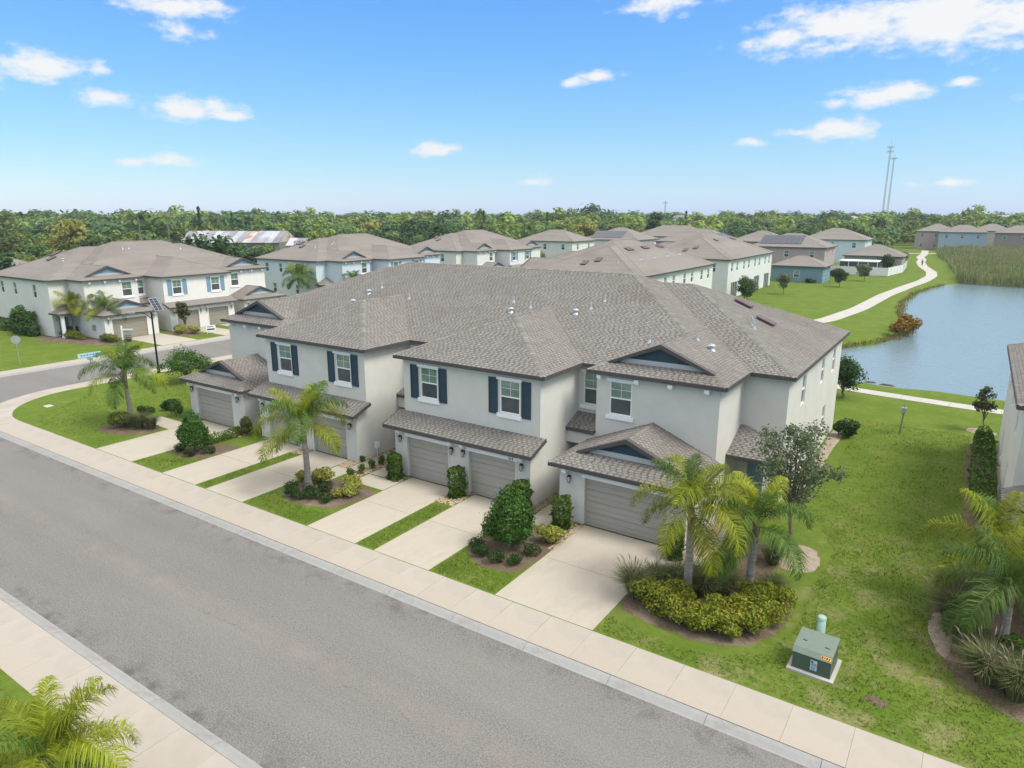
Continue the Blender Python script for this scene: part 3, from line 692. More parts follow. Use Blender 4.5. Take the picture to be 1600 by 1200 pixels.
def window(parent, p0, u, n, a, b, c, d, trim=True, depth=.12, mat_up='glass_up', simple=False, shutters=None):
    """single-hung window set in the opening a..b, c..d of a wall face"""
    ux, nx_ = np.array((*u, 0.)), np.array((*n, 0.)); Z = np.array((0, 0, 1.)); o = np.array((*p0, 0.))
    C = lambda s_, z, out: o + ux * s_ + Z * z + nx_ * out
    fr = MB(); w = .055; mid = (c + d) / 2
    def bx(mb, s0, s1, z0, z1, o0, o1): mb.obox(C((s0 + s1) / 2, (z0 + z1) / 2, (o0 + o1) / 2), ux * (s1 - s0) / 2, Z * (z1 - z0) / 2, nx_ * (o1 - o0) / 2)
    bx(fr, a, a + w, c, d, -depth, -.03); bx(fr, b - w, b, c, d, -depth, -.03); bx(fr, a + w, b - w, c, c + w, -depth, -.031); bx(fr, a + w, b - w, d - w, d, -depth, -.031)
    bx(fr, a + w, b - w, mid - .03, mid + .03, -depth, -.045)
    win = fr.build('window', M['trim'], parent)
    g = MB(); g.face([C(a + w, mid, -.085), C(b - w, mid, -.085), C(b - w, d, -.085), C(a + w, d, -.085)]); g.build('pane', M[mat_up], win)
    g = MB(); g.face([C(a + w, c, -.10), C(b - w, c, -.10), C(b - w, mid, -.10), C(a + w, mid, -.10)]); g.build('pane', M['glass_lo'], win)
    if not simple and b - a > .9:
        m2 = MB(); bx(m2, (a + b) / 2 - .008, (a + b) / 2 + .008, mid + .03, d - w, -.083, -.07); bx(m2, a + w, b - w, (mid + d) / 2 - .008, (mid + d) / 2 + .008, -.083, -.071); m2.build('grille', M['trim'], win)
    if trim:
        s = MB(); bx(s, a - .13, b + .13, c - .20, c - .005, .0, .075); s.build('sill', M['trim'], win)
        s = MB(); bx(s, a - .13, b + .13, d + .005, d + .15, .0, .065); s.build('header', M['trim'], win)
    if shutters:
        for s0 in (a - .60, b + .10):
            sb = MB(); bx(sb, s0, s0 + .50, c - .08, d + .06, .002, .03)
            for z0, z1 in ((c - .02, mid - .06), (mid + .06, d)):
                for q0, q1 in ((s0 + .0, s0 + .085), (s0 + .415, s0 + .50)): bx(sb, q0, q1, z0, z1, .03, .05)
            for z0, z1 in ((c - .08, c - .0), (mid - .05, mid + .05), (d - .03, d + .06)): bx(sb, s0 + .002, s0 + .498, z0, z1, .031, .052)
            sb.build('shutter', shutters, parent)
    return win

def garage_door(parent, x0, x1, mat, y=.16, h=2.13, fine=True):
    fr = MB(); fr.box(x0, x1, y + .06, y + .09, 0, h); fr.box(x0, x1, y - .1, y + .05, .0, .02)
    root = fr.build('garage_door', mat, parent); n = 4; sh = (h - .02) / n; cols = 1
    for k in range(n):
        b = MB(); z0 = .022 + k * sh; z1 = z0 + sh - .014
        b.box(x0 + .004, x1 - .004, y + .01, y + .055, z0, z1)
        if fine:
            cw = (x1 - x0) / cols
            for c in range(cols):
                a = x0 + c * cw + .02; e = x0 + (c + 1) * cw - .02
                for q0, q1 in ((z0 + .045, z0 + sh / 2 - .03), (z0 + sh / 2 + .02, z1 - .045)):
                    b.box(a, e, y - .006, y + .012, q0, q1)
        b.build('door_section', mat, root)
    return root

def lantern(parent, x, y, z):
    b = MB(); b.box(x - .05, x + .05, y - .03, y, z - .06, z + .12); b.bar((x, y - .02, z + .1), (x, y - .13, z + .17), .025, .025)
    b.tube([(x, y - .13, z + .2), (x, y - .13, z + .13), (x, y - .13, z + .1)], [.012, .06, .095], 6); b.tube([(x, y - .13, z - .2), (x, y - .13, z - .17)], [.03, .07], 6)
    for a in range(4): 
        q = a * math.pi / 2 + .785; b.bar((x + .06 * math.cos(q), y - .13 + .06 * math.sin(q), z - .17), (x + .08 * math.cos(q), y - .13 + .08 * math.sin(q), z + .1), .014, .014)
    o = b.build('lantern', M['black_metal'], parent)
    g = MB(); g.tube([(x, y - .13, z - .165), (x, y - .13, z + .095)], [.052, .07], 6); g.build('lantern_glass', M['lamp_glass'], o)

def corbel(parent, x, y, z):
    b = MB(); b.box(x - .10, x + .10, y - .30, y, z - .13, z + .03); b.box(x - .08, x + .08, y - .17, y - .002, z - .22, z - .131)
    b.build('corbel', M['trim'], parent)

def gablet(parent, cx, yg, ze, y0, hw, navy, p=PITCH_R, over=.22):
    """the small decorative gable over the front eave"""
    zb = ze + p * (yg - y0); zt = ze + p * hw; w = hw - (yg - y0)
    b = MB(); b.face([(cx - w, yg + .02, zb), (cx + w, yg + .02, zb), (cx, yg + .02, zt)]); b.build('gable_panel', navy, parent)
    b = MB(); w2 = w - .02; k = .20; b.box(cx - w2 + .42, cx + w2 - .42, yg - .045, yg + .015, zb - .02, zb + k)
    b.build('gable_band', M['band'], parent)
    b = MB()
    for sg in (-1, 1):
        x1 = cx + sg * (w + .12); z1 = zt - p * (w + .12)
        P = [(cx, zt + .03), (x1, z1 + .03), (x1, z1 - .10), (cx, zt - .17)]
        f = yg - over
        b.face([(x, f, z) for x, z in P]); b.face([(x, f + .03, z) for x, z in P])
        b.face([(P[0][0], f, P[0][1]), (P[1][0], f, P[1][1]), (P[1][0], yg + .05, P[1][1]), (P[0][0], yg + .05, P[0][1])])
        b.face([(P[3][0], f, P[3][1]), (P[2][0], f, P[2][1]), (P[2][0], yg + .02, P[2][1]), (P[3][0], yg + .02, P[3][1])])
        b.face([(P[1][0], f, P[1][1]), (P[2][0], f, P[2][1]), (P[2][0], f + .03, P[2][1]), (P[1][0], f + .03, P[1][1])])
    b.build('gable_rake', M['fascia'], parent)

def townhouses(name, label, pairs, loc, rz, stucco, shutter, navy, door, shingles, fine=True, cat='townhouse', group=None, number=None):
    T = thing(name, label, cat, loc, rz, group)
    ZT = 5.97; half = 4.07
    ends = [(-1, -(pairs[0] - half - 1.5)), (1, pairs[-1] + half + 1.5)]
    xe = [ends[0][1] + 7.67, ends[1][1] + 7.67]          # end wall distance from the centre, left and right
    sf = stucco
    def wall(p0, p1, z0, z1, holes=(), depth=.14):
        p0 = np.array(p0, float); p1 = np.array(p1, float); W = np.hypot(*(p1 - p0)); u = (p1 - p0) / W; n = (u[1], -u[0])
        mb = MB(); panel(mb, p0, u, W, z0, z1, holes, n, depth); mb.build('wall', sf, T); return p0, u, n
    rects = [dict(x0=-(ends[0][1] + 6.02), x1=ends[1][1] + 6.02, y0=4.0, y1=21.0, e='FBLR'), dict(x0=-(xe[0] + .3), x1=xe[1] + .3, y0=6.4, y1=20.9, e='FBLR')]
    for c in pairs: rects.append(dict(x0=c - half - .35, x1=c + half + .35, y0=.45, y1=12.0, e='FLR'))
    for sx, e in ends:
        a, b = sorted((sx * (e - .35), sx * (e + 6.05))); rects.append(dict(x0=a, x1=b, y0=2.95, y1=12.0, e='FLR', gab=3.8))
    main = Roof(rects, 6.1); roof = main.build(T, shingles)
    so = MB()
    for i, q in enumerate(rects): so.box(q['x0'] + .02, q['x1'] - .02, q['y0'] + .02, q['y1'] - .02, 5.955 + i * .004, 5.957 + i * .004)
    so.build('soffit', M['soffit'], roof)
    # ---- the pairs of middle units
    for c in pairs:
        gd = [(.82, 3.44), (4.70, 7.32)]
        wall((c - half, 0), (c + half, 0), 0, 2.74, [(a, b, 0, 2.13) for a, b in gd], .25)
        for a, b in gd:
            garage_door(T, c - half + a, c - half + b, door, fine=fine)
            tr = MB(); tr.box(c - half + a - .12, c - half + b + .12, -.045, -.002, 2.14, 2.31); tr.build('door_header', M['trim'], T)
            if fine:
                for q in (a - .10, b + .012):
                    jb = MB(); jb.box(c - half + q, c - half + q + .088, -.02, -.002, 0, 2.135); jb.build('door_jamb', sf, T)
        p0, u, n = wall((c - half, .8), (c + half, .8), 2.6, ZT, [(half - 2.98, half - 1.86, 4.02, 5.60), (half + 1.86, half + 2.98, 4.02, 5.60)])
        for a in (half - 2.98, half + 1.86): window(T, p0, u, n, a, a + 1.12, 4.02, 5.60, shutters=shutter, simple=not fine)
        for sx in (-1, 1):
            x = c + sx * half; mb = MB()
            mb.face([(x, 0, 0), (x, 4.35, 0), (x, 4.35, ZT), (x, .8, ZT), (x, .8, 3.2), (x, 0, 2.74)]); mb.build('wall', sf, T)
        low = Roof([dict(x0=c - half - .33, x1=c + half + .33, y0=-.5, y1=.8, e='F')], 2.72, .36); lr = low.build(T, shingles, cap=False)
        for sx in (-1, 1):
            rk = MB(); x = c + sx * (half + .34); rk.bar((x, -.5, 2.65), (x, .8, 3.12), .03, .17); rk.build('rake', M['fascia'], lr)
        sfm = MB(); sfm.box(c - half - .3, c + half + .3, -.47, .0, 2.575, 2.58); sfm.build('soffit', M['soffit'], lr)
        if fine:
            for q in (.42, half - .35, half + .35, 2 * half - .42): lantern(T, c - half + q, -.002, 1.98); corbel(T, c - half + q, -.002, 2.46)
        elif shingles is False:
            for q in (.42, half - .35, half + .35, 2 * half - .42): lantern(T, c - half + q, -.002, 1.98)
    # ---- recesses with the front doors
    edges = [-ends[0][1]] + [v for c in pairs for v in (c - half, c + half)] + [ends[1][1]]
    for i in range(0, len(edges), 2):
        a, b = edges[i], edges[i + 1]; W = b - a; ww = .95
        holes = [(W / 2 - ww / 2, W / 2 + ww / 2, 4.0, 5.6)] if W < 2 else [(.25, .25 + ww, 4.0, 5.6), (W - .25 - ww, W - .25, 4.0, 5.6)]
        doors = [(W / 2 - .45, W / 2 + .45, 0, 2.1)] if W < 2 else [(.2, 1.1, 0, 2.1), (W - 1.1, W - .2, 0, 2.1)]
        p0, u, n = wall((a, 4.35), (b, 4.35), 0, ZT, holes + doors, .5)
        for h in holes: window(T, p0, u, n, *h, simple=not fine)
        for h in doors:
            d = MB(); d.box(a + h[0], a + h[1], 4.80, 4.84, 0, 2.1); d.box(a + h[0] + .12, a + h[1] - .12, 4.785, 4.80, .25, 1.0); d.box(a + h[0] + .12, a + h[1] - .12, 4.785, 4.80, 1.15, 1.95)
            d.build('front_door', M['door_dark'], T)
        pr = Roof([dict(x0=a, x1=b, y0=3.15, y1=4.35, e='F')], 3.12, .40); pr = pr.build(T, shingles, cap=False)
        pw = MB(); pw.box(a, b, 3.25, 3.4, 2.35, 2.98); pw.build('porch_beam', sf, T)
    # ---- the end units
    for sx, e in ends:
        X = lambda v: sx * (e + v)
        def W2(v0, y0, v1, y1, z0, z1, holes=(), depth=.14):
            if sx > 0: return wall((X(v0), y0), (X(v1), y1), z0, z1, holes, depth), 1
            Wd = math.hypot(v1 - v0, y1 - y0); hh = [(Wd - h[1], Wd - h[0], h[2], h[3]) for h in holes]
            return wall((X(v1), y1), (X(v0), y0), z0, z1, hh, depth), -1
        W2(0, 0, 5.7, 0, 0, 2.68, [(1.22, 4.9, 0, 2.13)], .25)
        g0, g1 = sorted((X(1.22), X(4.9))); garage_door(T, g0, g1, door, fine=fine)
        tr = MB(); tr.box(g0 - .12, g1 + .12, -.045, -.002, 2.14, 2.31); tr.build('door_header', M['trim'], T)
        for v, y0, y1, z1 in ((0, 0, 3.3, 2.68), (5.7, 0, 3.3, 2.68), (0, 3.3, 4.35, ZT), (5.7, 3.3, 6.8, ZT)):
            mb = MB(); mb.face([(X(v), y0, 0), (X(v), y1, 0), (X(v), y1, z1), (X(v), y0, z1)]); mb.build('wall', sf, T)
        (p0, u, n), s_ = W2(0, 3.3, 5.7, 3.3, 2.5, ZT, [(.66, 1.76, 4.05, 5.62)])
        a = .66 if s_ > 0 else 5.7 - 1.76; window(T, p0, u, n, a, a + 1.1, 4.05, 5.62, simple=not fine)
        (p0, u, n), s_ = W2(5.7, 6.8, 7.67, 6.8, 0, ZT, [(.45, 1.4, 0, 2.1)], .1)
        dx0, dx1 = sorted((X(5.7 + .45), X(5.7 + 1.4))); d = MB(); d.box(dx0, dx1, 6.86, 6.9, 0, 2.1); d.box(dx0 + .14, dx1 - .14, 6.845, 6.86, .9, 1.95); d.build('front_door', M['door_blue'], T)
        col = MB(); cx = X(7.45); col.box(cx - .15, cx + .15, 5.0, 5.3, 0, 2.5); col.box(cx - .19, cx + .19, 4.96, 5.34, 0, .25); col.box(cx - .19, cx + .19, 4.96, 5.34, 2.3, 2.45); col.build('porch_column', M['trim'], T)
        # the long end wall
        hs = [(2.9, 3.75, 4.0, 5.5), (7.7, 8.5, 4.1, 5.5), (11.0, 11.85, 4.1, 5.5), (4.1, 4.95, .95, 2.4), (9.4, 10.3, .95, 2.4)]
        (p0, u, n), s_ = W2(7.67, 6.8, 7.67, 20.6, 0, ZT, hs)
        for h in hs:
            a, b = (h[0], h[1]) if s_ > 0 else (13.8 - h[1], 13.8 - h[0]); window(T, p0, u, n, a, b, h[2], h[3], trim=False, simple=True)
        # roofs over garage and porch, gablets
        a, b = sorted((X(-.35), X(6.05)))
        gr = Roof([dict(x0=a, x1=b, y0=-.4, y1=3.3, e='FLR', gab=.62)], 2.66); rr = gr.build(T, shingles)
        sfm = MB(); sfm.box(a + .03, b - .03, -.37, 3.28, 2.50, 2.505); sfm.build('soffit', M['soffit'], rr)
        gablet(T, (a + b) / 2, .62, 2.66, -.4, 3.2, navy); gablet(T, (a + b) / 2, 3.8, 6.1, 2.95, 3.2, navy)
        a, b = sorted((X(5.7), X(8.0))); pr = Roof([dict(x0=a, x1=b, y0=4.75, y1=6.8, e='F' + ('R' if sx > 0 else 'L'))], 2.66); pr.build(T, shingles)
        if fine or shingles is False:
            for v in (.52, 5.3): lantern(T, X(v), -.002, 1.98)
            for v in (.35, 5.35): corbel(T, X(v), -.002, 2.40)
            for v in (.22, 2.05, 3.6, 5.2): corbel(T, X(v), 3.298, 5.86)
        gm = MB(); gm.box(min(X(5.72), X(5.98)), max(X(5.72), X(5.98)), 2.0, 2.2, 0.9, 1.5)
        gm.build('meter_box', M['galv'], T)
    # ---- back wall: upper windows and screened lanais
    xl, xr = -xe[0], xe[1]; W = xr - xl; nU = len(pairs) * 2 + 2; holes = []
    for i in range(nU):
        m = W * (i + .5) / nU; holes += [(m - 1.9, m - 1.0, 4.1, 5.5), (m + .9, m + 1.8, 4.1, 5.5), (m - 2.2, m + 1.2, 0, 2.4)]
    hs = [(W - h[1], W - h[0], h[2], h[3]) for h in holes]
    p0, u, n = wall((xr, 20.6), (xl, 20.6), 0, ZT, hs, .1)
    for i, h in enumerate(hs):
        if i % 3 < 2: window(T, p0, u, n, *h, trim=False, simple=True)
        else:
            sc = MB(); A = xr - h[0]; B = xr - h[1]; sc.box(min(A, B), max(A, B), 20.40, 20.44, 0, 2.4); sc.build('lanai_screen', M['glass_lo'], T)
            fr = MB()
            for k in range(4):
                x = A + (B - A) * k / 3; fr.box(x - .03, x + .03, 20.45, 20.52, 0, 2.4)
            fr.build('lanai_frame', M['trim'], T)
    return T, main

def roof_fittings(T, roof, vents, pipes):
    for x, y, ax in vents:          # low dark off-ridge vents
        d = float(roof.top(np.array([x]), np.array([y]))[0]); z = 6.1 + PITCH_R * d
        s = {'F': (0, PITCH_R), 'B': (0, -PITCH_R), 'R': (-PITCH_R, 0), 'L': (PITCH_R, 0)}[ax]
        b = MB(); u = np.array((1, 0, s[0])); v = np.array((0, 1, s[1])); u = u / np.linalg.norm(u); v = v / np.linalg.norm(v); n = np.cross(u, v)
        c = np.array((x, y, z)); b.obox(c + n * .05, u * .42, v * .3, n * .05); b.obox(c + n * .13, u * .5, v * .36, n * .025); b.build('roof_vent', M['vent'], T)
    for x, y, kind in pipes:
        d = float(roof.top(np.array([x]), np.array([y]))[0]); z = 6.1 + PITCH_R * d
        b = MB()
        if kind == 0: b.tube([(x, y, z - .05), (x, y, z + .10), (x, y, z + .34)], [.13, .055, .05], 8)
        else: b.tube([(x, y, z - .05), (x, y, z + .06), (x, y, z + .16), (x, y, z + .2), (x, y, z + .27)], [.2, .1, .1, .17, .09], 10)
        b.build('vent_pipe', M['pipe'], T)

MAIN, mroof = townhouses('townhouse_building', 'long grey six-unit townhouse with navy shutters and brown shingle roof in the foreground', [-5.46, 5.46], (-24.88, 24.4, 0), 0,
    M['stucco'], M['navy'], M['navy'], M['gdoor'], True)
roof_fittings(MAIN, mroof, [(14.3, 14.6, 'R'), (15.9, 13.2, 'R')],
    [(3.4, 7.6, 1), (4.3, 8.2, 0), (2.9, 8.6, 0), (7.3, 8.0, 1), (7.9, 8.6, 0), (8.3, 9.4, 0), (-8.3, 8.2, 1), (-7.9, 9.0, 0), (-4.6, 8.0, 0), (-6.0, 4.6, 1),
     (15.2, 6.6, 1), (14.4, 6.9, 0), (15.6, 11.6, 0), (15.75, 11.2, 0), (15.95, 10.8, 0), (12.3, 6.2, 0)])
# house number on the second garage of the right pair
nb = MB()      # too small to read in the photograph: dark figure strokes only
for q, w_, z0, z1 in ((8.40, .05, 2.16, 2.29), (8.49, .03, 2.16, 2.25), (8.57, .05, 2.17, 2.29)): nb.box(q, q + w_, -.052, -.046, z0, z1)
nb.build('house_number', M['ink'], MAIN)
# water meter pipes on the left pair's side wall
mp_ = MB(); mp_.tube([(-1.3, 1.35, 0), (-1.3, 1.35, .75)], .03, 6); mp_.box(-1.38, -1.24, 1.25, 1.5, .45, .75); mp_.build('hose_meter', M['trim'], MAIN)

L2, r2 = townhouses('townhouse_building', 'white townhouse with blue shutters paled by sun and haze facing the side street beyond the lamp post', [0.0], (-74.9, 46.75, 0), math.pi / 2,
    M['stucco_sunlit'], M['navy_sunlit'], M['navy_sunlit'], M['gdoor_tan'], False, True)
roof_fittings(L2, r2, [(-9.3, 14.2, 'L'), (-8.3, 15.6, 'L')], [(-3.0, 10.5, 0), (-2.2, 10.6, 0), (4, 10, 0), (-9.5, 11, 1)])
B_C, r3 = townhouses('townhouse_building', 'townhouse with pale blue end wall behind the corner palms and the foreground roof', [0.0], (-74.9, 82.9, 0), math.pi / 2,
    M['stucco_blue'], M['navy_sunlit'], M['navy_sunlit'], M['gdoor_tan'], False, False)
roof_fittings(B_C, r3, [(-9.3, 14.2, 'L'), (-8.3, 15.6, 'L')], [(-6.5, 10.5, 0), (-6.0, 10.6, 0), (-9.5, 11, 1)])
B_D, r4 = townhouses('townhouse_building', 'townhouse with low grey and white walls farther up the side street, before the dark trees', [0.0], (-74.9, 116.4, 0), math.pi / 2,
    M['stucco_pale'], M['navy_sunlit'], M['navy_sunlit'], M['gdoor_tan'], False, False)
roof_fittings(B_D, r4, [(-9.3, 14.2, 'L'), (-8.3, 15.6, 'L')], [(-6.5, 10.5, 0)])
B_B, r5 = townhouses('townhouse_building', 'townhouse roof with many vents directly behind the foreground building', [0.0], (-51.9, 84.9, 0), -math.pi / 2,
    M['stucco_pale'], M['navy'], M['navy'], M['gdoor'], False, False)
roof_fittings(B_B, r5, [(x, 15.1, 'B') for x in (-7, -6.2, -2, -1.2, 3, 3.8)] + [(10.0, 14.2, 'R'), (10.9, 12.8, 'R')], [(x + d, 17.6, 0) for x in (-8, -3.5, 1, 5) for d in (0, .4, .8)] + [(10.5, 17, 0)])
B_B2, r6 = townhouses('townhouse_building', 'white townhouse with a row of small upper windows above dark screened lanais', [0.0], (-52.4, 120.4, 0), -math.pi / 2,
    M['stucco_pale'], M['navy'], M['navy'], M['gdoor'], False, False)
roof_fittings(B_B2, r6, [(x, 15.1, 'B') for x in (-7, -6.2, 3)] + [(10.0, 14.2, 'R'), (10.9, 12.8, 'R')], [])
B_R, r7 = townhouses('townhouse_building', 'grey townhouse cut off by the right edge beside the clipped hedge', [5.46], (10.0, 24.4, 0), 0,
    M['stucco'], M['navy'], M['navy'], M['gdoor'], True, True)

# ------------------------------------------------------------------ simple houses farther off
def hip_house(name, label, loc, rz, w, d, h, stucco, windows=3, group=None, two=True, solar=None, garage=False, cat='house', sidewin=2):
    T = thing(name, label, cat, loc, rz, group); hw, hd = w / 2, d / 2
    def face(p0, p1, n):
        p0 = np.array(p0, float); p1 = np.array(p1, float); W = np.hypot(*(p1 - p0)); u = (p1 - p0) / W; nn = (u[1], -u[0]); holes = []
        for k in range(n):
            m = W * (k + .5) / n
            if two: holes.append((m - .5, m + .5, h - 2.0, h - .6))
            holes.append((m - .55, m + .55, .9, 2.2))
        mb = MB(); panel(mb, p0, u, W, 0, h, holes, nn); mb.build('wall', stucco, T)
        for q in holes: window(T, p0, u, nn, *q, trim=False, simple=True)
    face((-hw, -hd), (hw, -hd), windows); face((hw, -hd), (hw, hd), sidewin); face((hw, hd), (-hw, hd), windows); face((-hw, hd), (-hw, -hd), sidewin)
    rf = Roof([dict(x0=-hw - .4, x1=hw + .4, y0=-hd - .4, y1=hd + .4, e='FBLR')], h + .12); ro = rf.build(T, False)
    so = MB(); so.box(-hw - .38, hw + .38, -hd - .38, hd + .38, h - .03, h - .02); so.build('soffit', M['soffit'], ro)
    if solar:
        e, t0, t1, d0, d1 = solar; n = max(1, int((t1 - t0) / 1.05)); r_ = max(1, int((d1 - d0) / 1.5)); q = rf.r[0]
        for i in range(n):
            for j in range(r_):
                b = MB(); a0 = t0 + (t1 - t0) * i / n + .02; a1 = t0 + (t1 - t0) * (i + 1) / n - .02; b0 = d0 + (d1 - d0) * j / r_ + .02; b1 = d0 + (d1 - d0) * (j + 1) / r_ - .02
                P = [(*rf.xy(q, e, t, dd), rf.ze + rf.p * dd + .1) for t, dd in ((a0, b0), (a1, b0), (a1, b1), (a0, b1))]
                b.face(P); b.face([(x, y, z - .04) for x, y, z in P])
                for k in range(4): b.face([P[k], P[(k + 1) % 4], (*P[(k + 1) % 4][:2], P[(k + 1) % 4][2] - .04), (*P[k][:2], P[k][2] - .04)])
                b.build('solar_panel', M['solar'], T)
    if garage:
        garage_door(T, -hw + .8, -hw + 5.4, M['gdoor_tan'], y=-hd - .14, fine=False)
    return T
def stc(name, c): return material(name, c, tuple(v * 1.08 for v in c), 1, rough=.95, spec=.1)
M['pink'] = stc('stucco_pink', (.40, .33, .31)); M['teal'] = stc('stucco_teal', (.17, .28, .34)); M['tan'] = stc('stucco_tan', (.36, .33, .29)); M['skyb'] = stc('stucco_sky', (.31, .41, .48)); M['beige'] = stc('stucco_beige', (.47, .43, .38)); M['brown'] = stc('stucco_brown', (.27, .24, .21))
hip_house('house', 'pinkish two-storey house with dark solar panels on its roof', (-34.0, 161, 0), 0, 15, 12, 6.0, M['pink'], 3, solar=('F', -6.0, 2.6, 1.2, 5.2))
hip_house('house', 'low teal one-storey house in front of the solar-panelled house', (-29.0, 146.2, 0), 0, 9.4, 7.6, 3.0, M['teal'], 1, two=False)
hip_house('house', 'tan one-storey house with hip roof beyond the white garden fence', (-20.5, 186, 0), 0, 12, 11, 3.3, M['tan'], 2, two=False)
hip_house('house', 'blue-grey two-storey house behind the solar-panelled house', (-33.5, 212, 0), 0, 16, 13, 6.0, M['stucco_blue'], 3)
hip_house('house', 'two-storey house with only its roof and upper wall showing left of the scrub', (-49.5, 196, 0), 0, 14, 12, 5.6, M['beige'], 3)
hip_house('house', 'pinkish house at the far end of the pond path', (-14.5, 309, 0), 0, 13, 12, 6.4, M['pink'], 3)
hip_house('house', 'sky-blue two-storey house on the far bank of the pond', (-6.0, 298, 0), 0, 14, 11, 6.4, M['skyb'], 3)
hip_house('house', 'beige house between the sky-blue and brown houses across the pond', (2.5, 316, 0), 0, 13, 11, 6.6, M['beige'], 2)
hip_house('house', 'brown-grey two-storey house at the right edge across the pond', (11.5, 296, 0), 0, 16, 11, 6.4, M['brown'], 3)
hip_house('house', 'hip-roofed house with half-hidden pale walls, rooftop just above the vented roof, left one', (-93, 160, 0), 0, 16, 12, 6.0, M['stucco_pale'], 3)
hip_house('house', 'house with black solar panels on its roof just beyond the vented townhouse roof', (-83, 178, 0), 0, 16, 14, 6.0, M['stucco_pale'], 3, solar=('F', -6, 3, 1.0, 5.0))
hip_house('house', 'pale house roof farthest back among the rooftops left of the scrub', (-78, 206, 0), 0, 22, 14, 6.2, M['stucco_pale'], 4)
hip_house('house', 'house with solar panels high on its roof, right behind the lanai townhouse', (-60, 176, 0), 0, 18, 14, 6.0, M['skyb'], 3, solar=('R', -4, 3, 1.5, 4.6))
hip_house('house', 'dark-roofed house at the left edge behind the white townhouse', (-157, 52, 0), R(20), 16, 12, 3.4, M['stucco_pale'], 2, two=False)
# screened porch and white vinyl fence by the tan house
T = thing('screened_porch', 'white-roofed dark screened porch beside the pinkish house', 'porch', (-21.7, 170, 0))
b = MB(); b.box(-3.9, 3.9, -2.6, 2.6, 2.75, 2.95); b.build('porch_roof', M['white_paint'], T)
b = MB(); b.box(-3.7, 3.7, -2.4, 2.4, .1, 2.74); b.build('screen', M['glass_lo'], T)
for x in (-3.75, -1.9, 0, 1.9, 3.75):
    b = MB(); b.box(x - .06, x + .06, -2.5, -2.38, 0, 2.74); b.build('post', M['white_paint'], T)
T = thing('vinyl_fence', 'white vinyl garden fence around the screened porch by the lawn', 'fence', (0, 0, 0))
pts = [(-26.8, 166), (-15.6, 165.4), (-13.9, 178), (-14.6, 196)]
for a, c in zip(pts[:-1], pts[1:]):
    a = np.array(a); c = np.array(c); n = int(np.hypot(*(c - a)) / 2.4)
    for i in range(n):
        p = a + (c - a) * i / n; q = a + (c - a) * (i + 1) / n
        b = MB(); b.bar((*p, .95), (*q, .95), .05, 1.7); b.build('fence_panel', M['white_paint'], T)
        b = MB(); b.box(p[0] - .08, p[0] + .08, p[1] - .08, p[1] + .08, 0, 1.95); b.build('post', M['white_paint'], T)

# industrial sheds far left
def shed(label, loc, rz, w, d, h, rise, rusty):
    T = thing('metal_shed', label, 'shed', loc, rz); n = int(w / 2.2)
    b = MB(); b.box(-w / 2, w / 2, -d / 2, d / 2, 0, h); b.build('wall', M['galv'] if not rusty else M['brownwood'], T)
    for sx in (-1, 1):
        b = MB(); b.face([(sx * w / 2, -d / 2, h), (sx * w / 2, d / 2, h), (sx * w / 2, 0, h + rise)]); b.build('gable_wall', M['rust'], T)
    for i in range(n):
        for sy in (-1, 1):
            x0 = -w / 2 + w * i / n; x1 = x0 + w / n - .03; z = random.uniform(0, .06)
            b = MB(); b.face([(x0, sy * (d / 2 + .5), h - .15 + z), (x1, sy * (d / 2 + .5), h - .15 + z), (x1, 0, h + rise + z), (x0, 0, h + rise + z)]); b.build('roof_sheet', M['sheet'] if random.random() < .9 or not rusty else M['rust'], T)
    for i in range(5):
        b = MB(); x = -w / 2 + w * (i + .5) / 5; b.box(x - 1.6, x + 1.6, -d / 2 - .05, -d / 2 - .01, .3, h * .75); b.build('opening', M['glass_lo'], T)
    return T
shed('long weathered metal shed with patchy grey roof and rusty gable end', (-200, 140, 0), R(33), 32, 18, 4.2, 3.2, True)
shed('smaller pale metal shed beside the rusty gable', (-160, 138, 0), R(35), 16, 10, 4.2, 1.8, False)
T = thing('flat_building', 'large white flat-roofed building far behind the trees', 'building', (-412, 312, 0), R(33)); b = MB(); b.box(-10, 10, -8, 8, 0, 10.6); b.box(-10.3, 10.3, -8.3, 8.3, 10.2, 11.2); b.build('wall', M['white_paint'], T)
for i in range(7):
    b = MB(); b.box(-9 + 2.7 * i, -7.4 + 2.7 * i, -8.05, -8.01, 7.4, 9.4); b.build('window', M['glass_lo'], T)
for i, (x, y, w, h) in enumerate(((-330, 262, 10, 8.5), (-250, 210, 10, 6.5), (-205, 420, 10, 10), (-128, 380, 12, 10), (-150, 400, 8, 10.5), (-60, 430, 8, 10), (14, 520, 26, 10.5), (-420, 170, 14, 8.5), (-380, 180, 10, 8))):
    T = thing('far_building', ['white shed roof glimpsed in the trees far left of centre', 'small white cabin roof amid trees left of the yellow tree', 'white block far behind trees above the vented roof', 'white building with dark windows farther right on the skyline', 'narrow white tower block left of its wider neighbour', 'small white box on the skyline right of centre', 'long pale building on the horizon right of the mast', 'long white roof low in the woods at far left', 'small pale roof in the woods at far left'][i], 'building', (x, y, 0), R(30))
    b = MB(); b.box(-w / 2, w / 2, -5, 5, 0, h); b.build('wall', M['white_paint'], T)
    b = MB(); b.face([(-w / 2 - .5, -5.5, h), (w / 2 + .5, -5.5, h), (w / 2 - 2, 0, h + 1.4), (-w / 2 + 2, 0, h + 1.4)]); b.face([(-w / 2 - .5, 5.5, h), (w / 2 + .5, 5.5, h), (w / 2 - 2, 0, h + 1.4), (-w / 2 + 2, 0, h + 1.4)]); b.build('roof', M['sheet'], T)
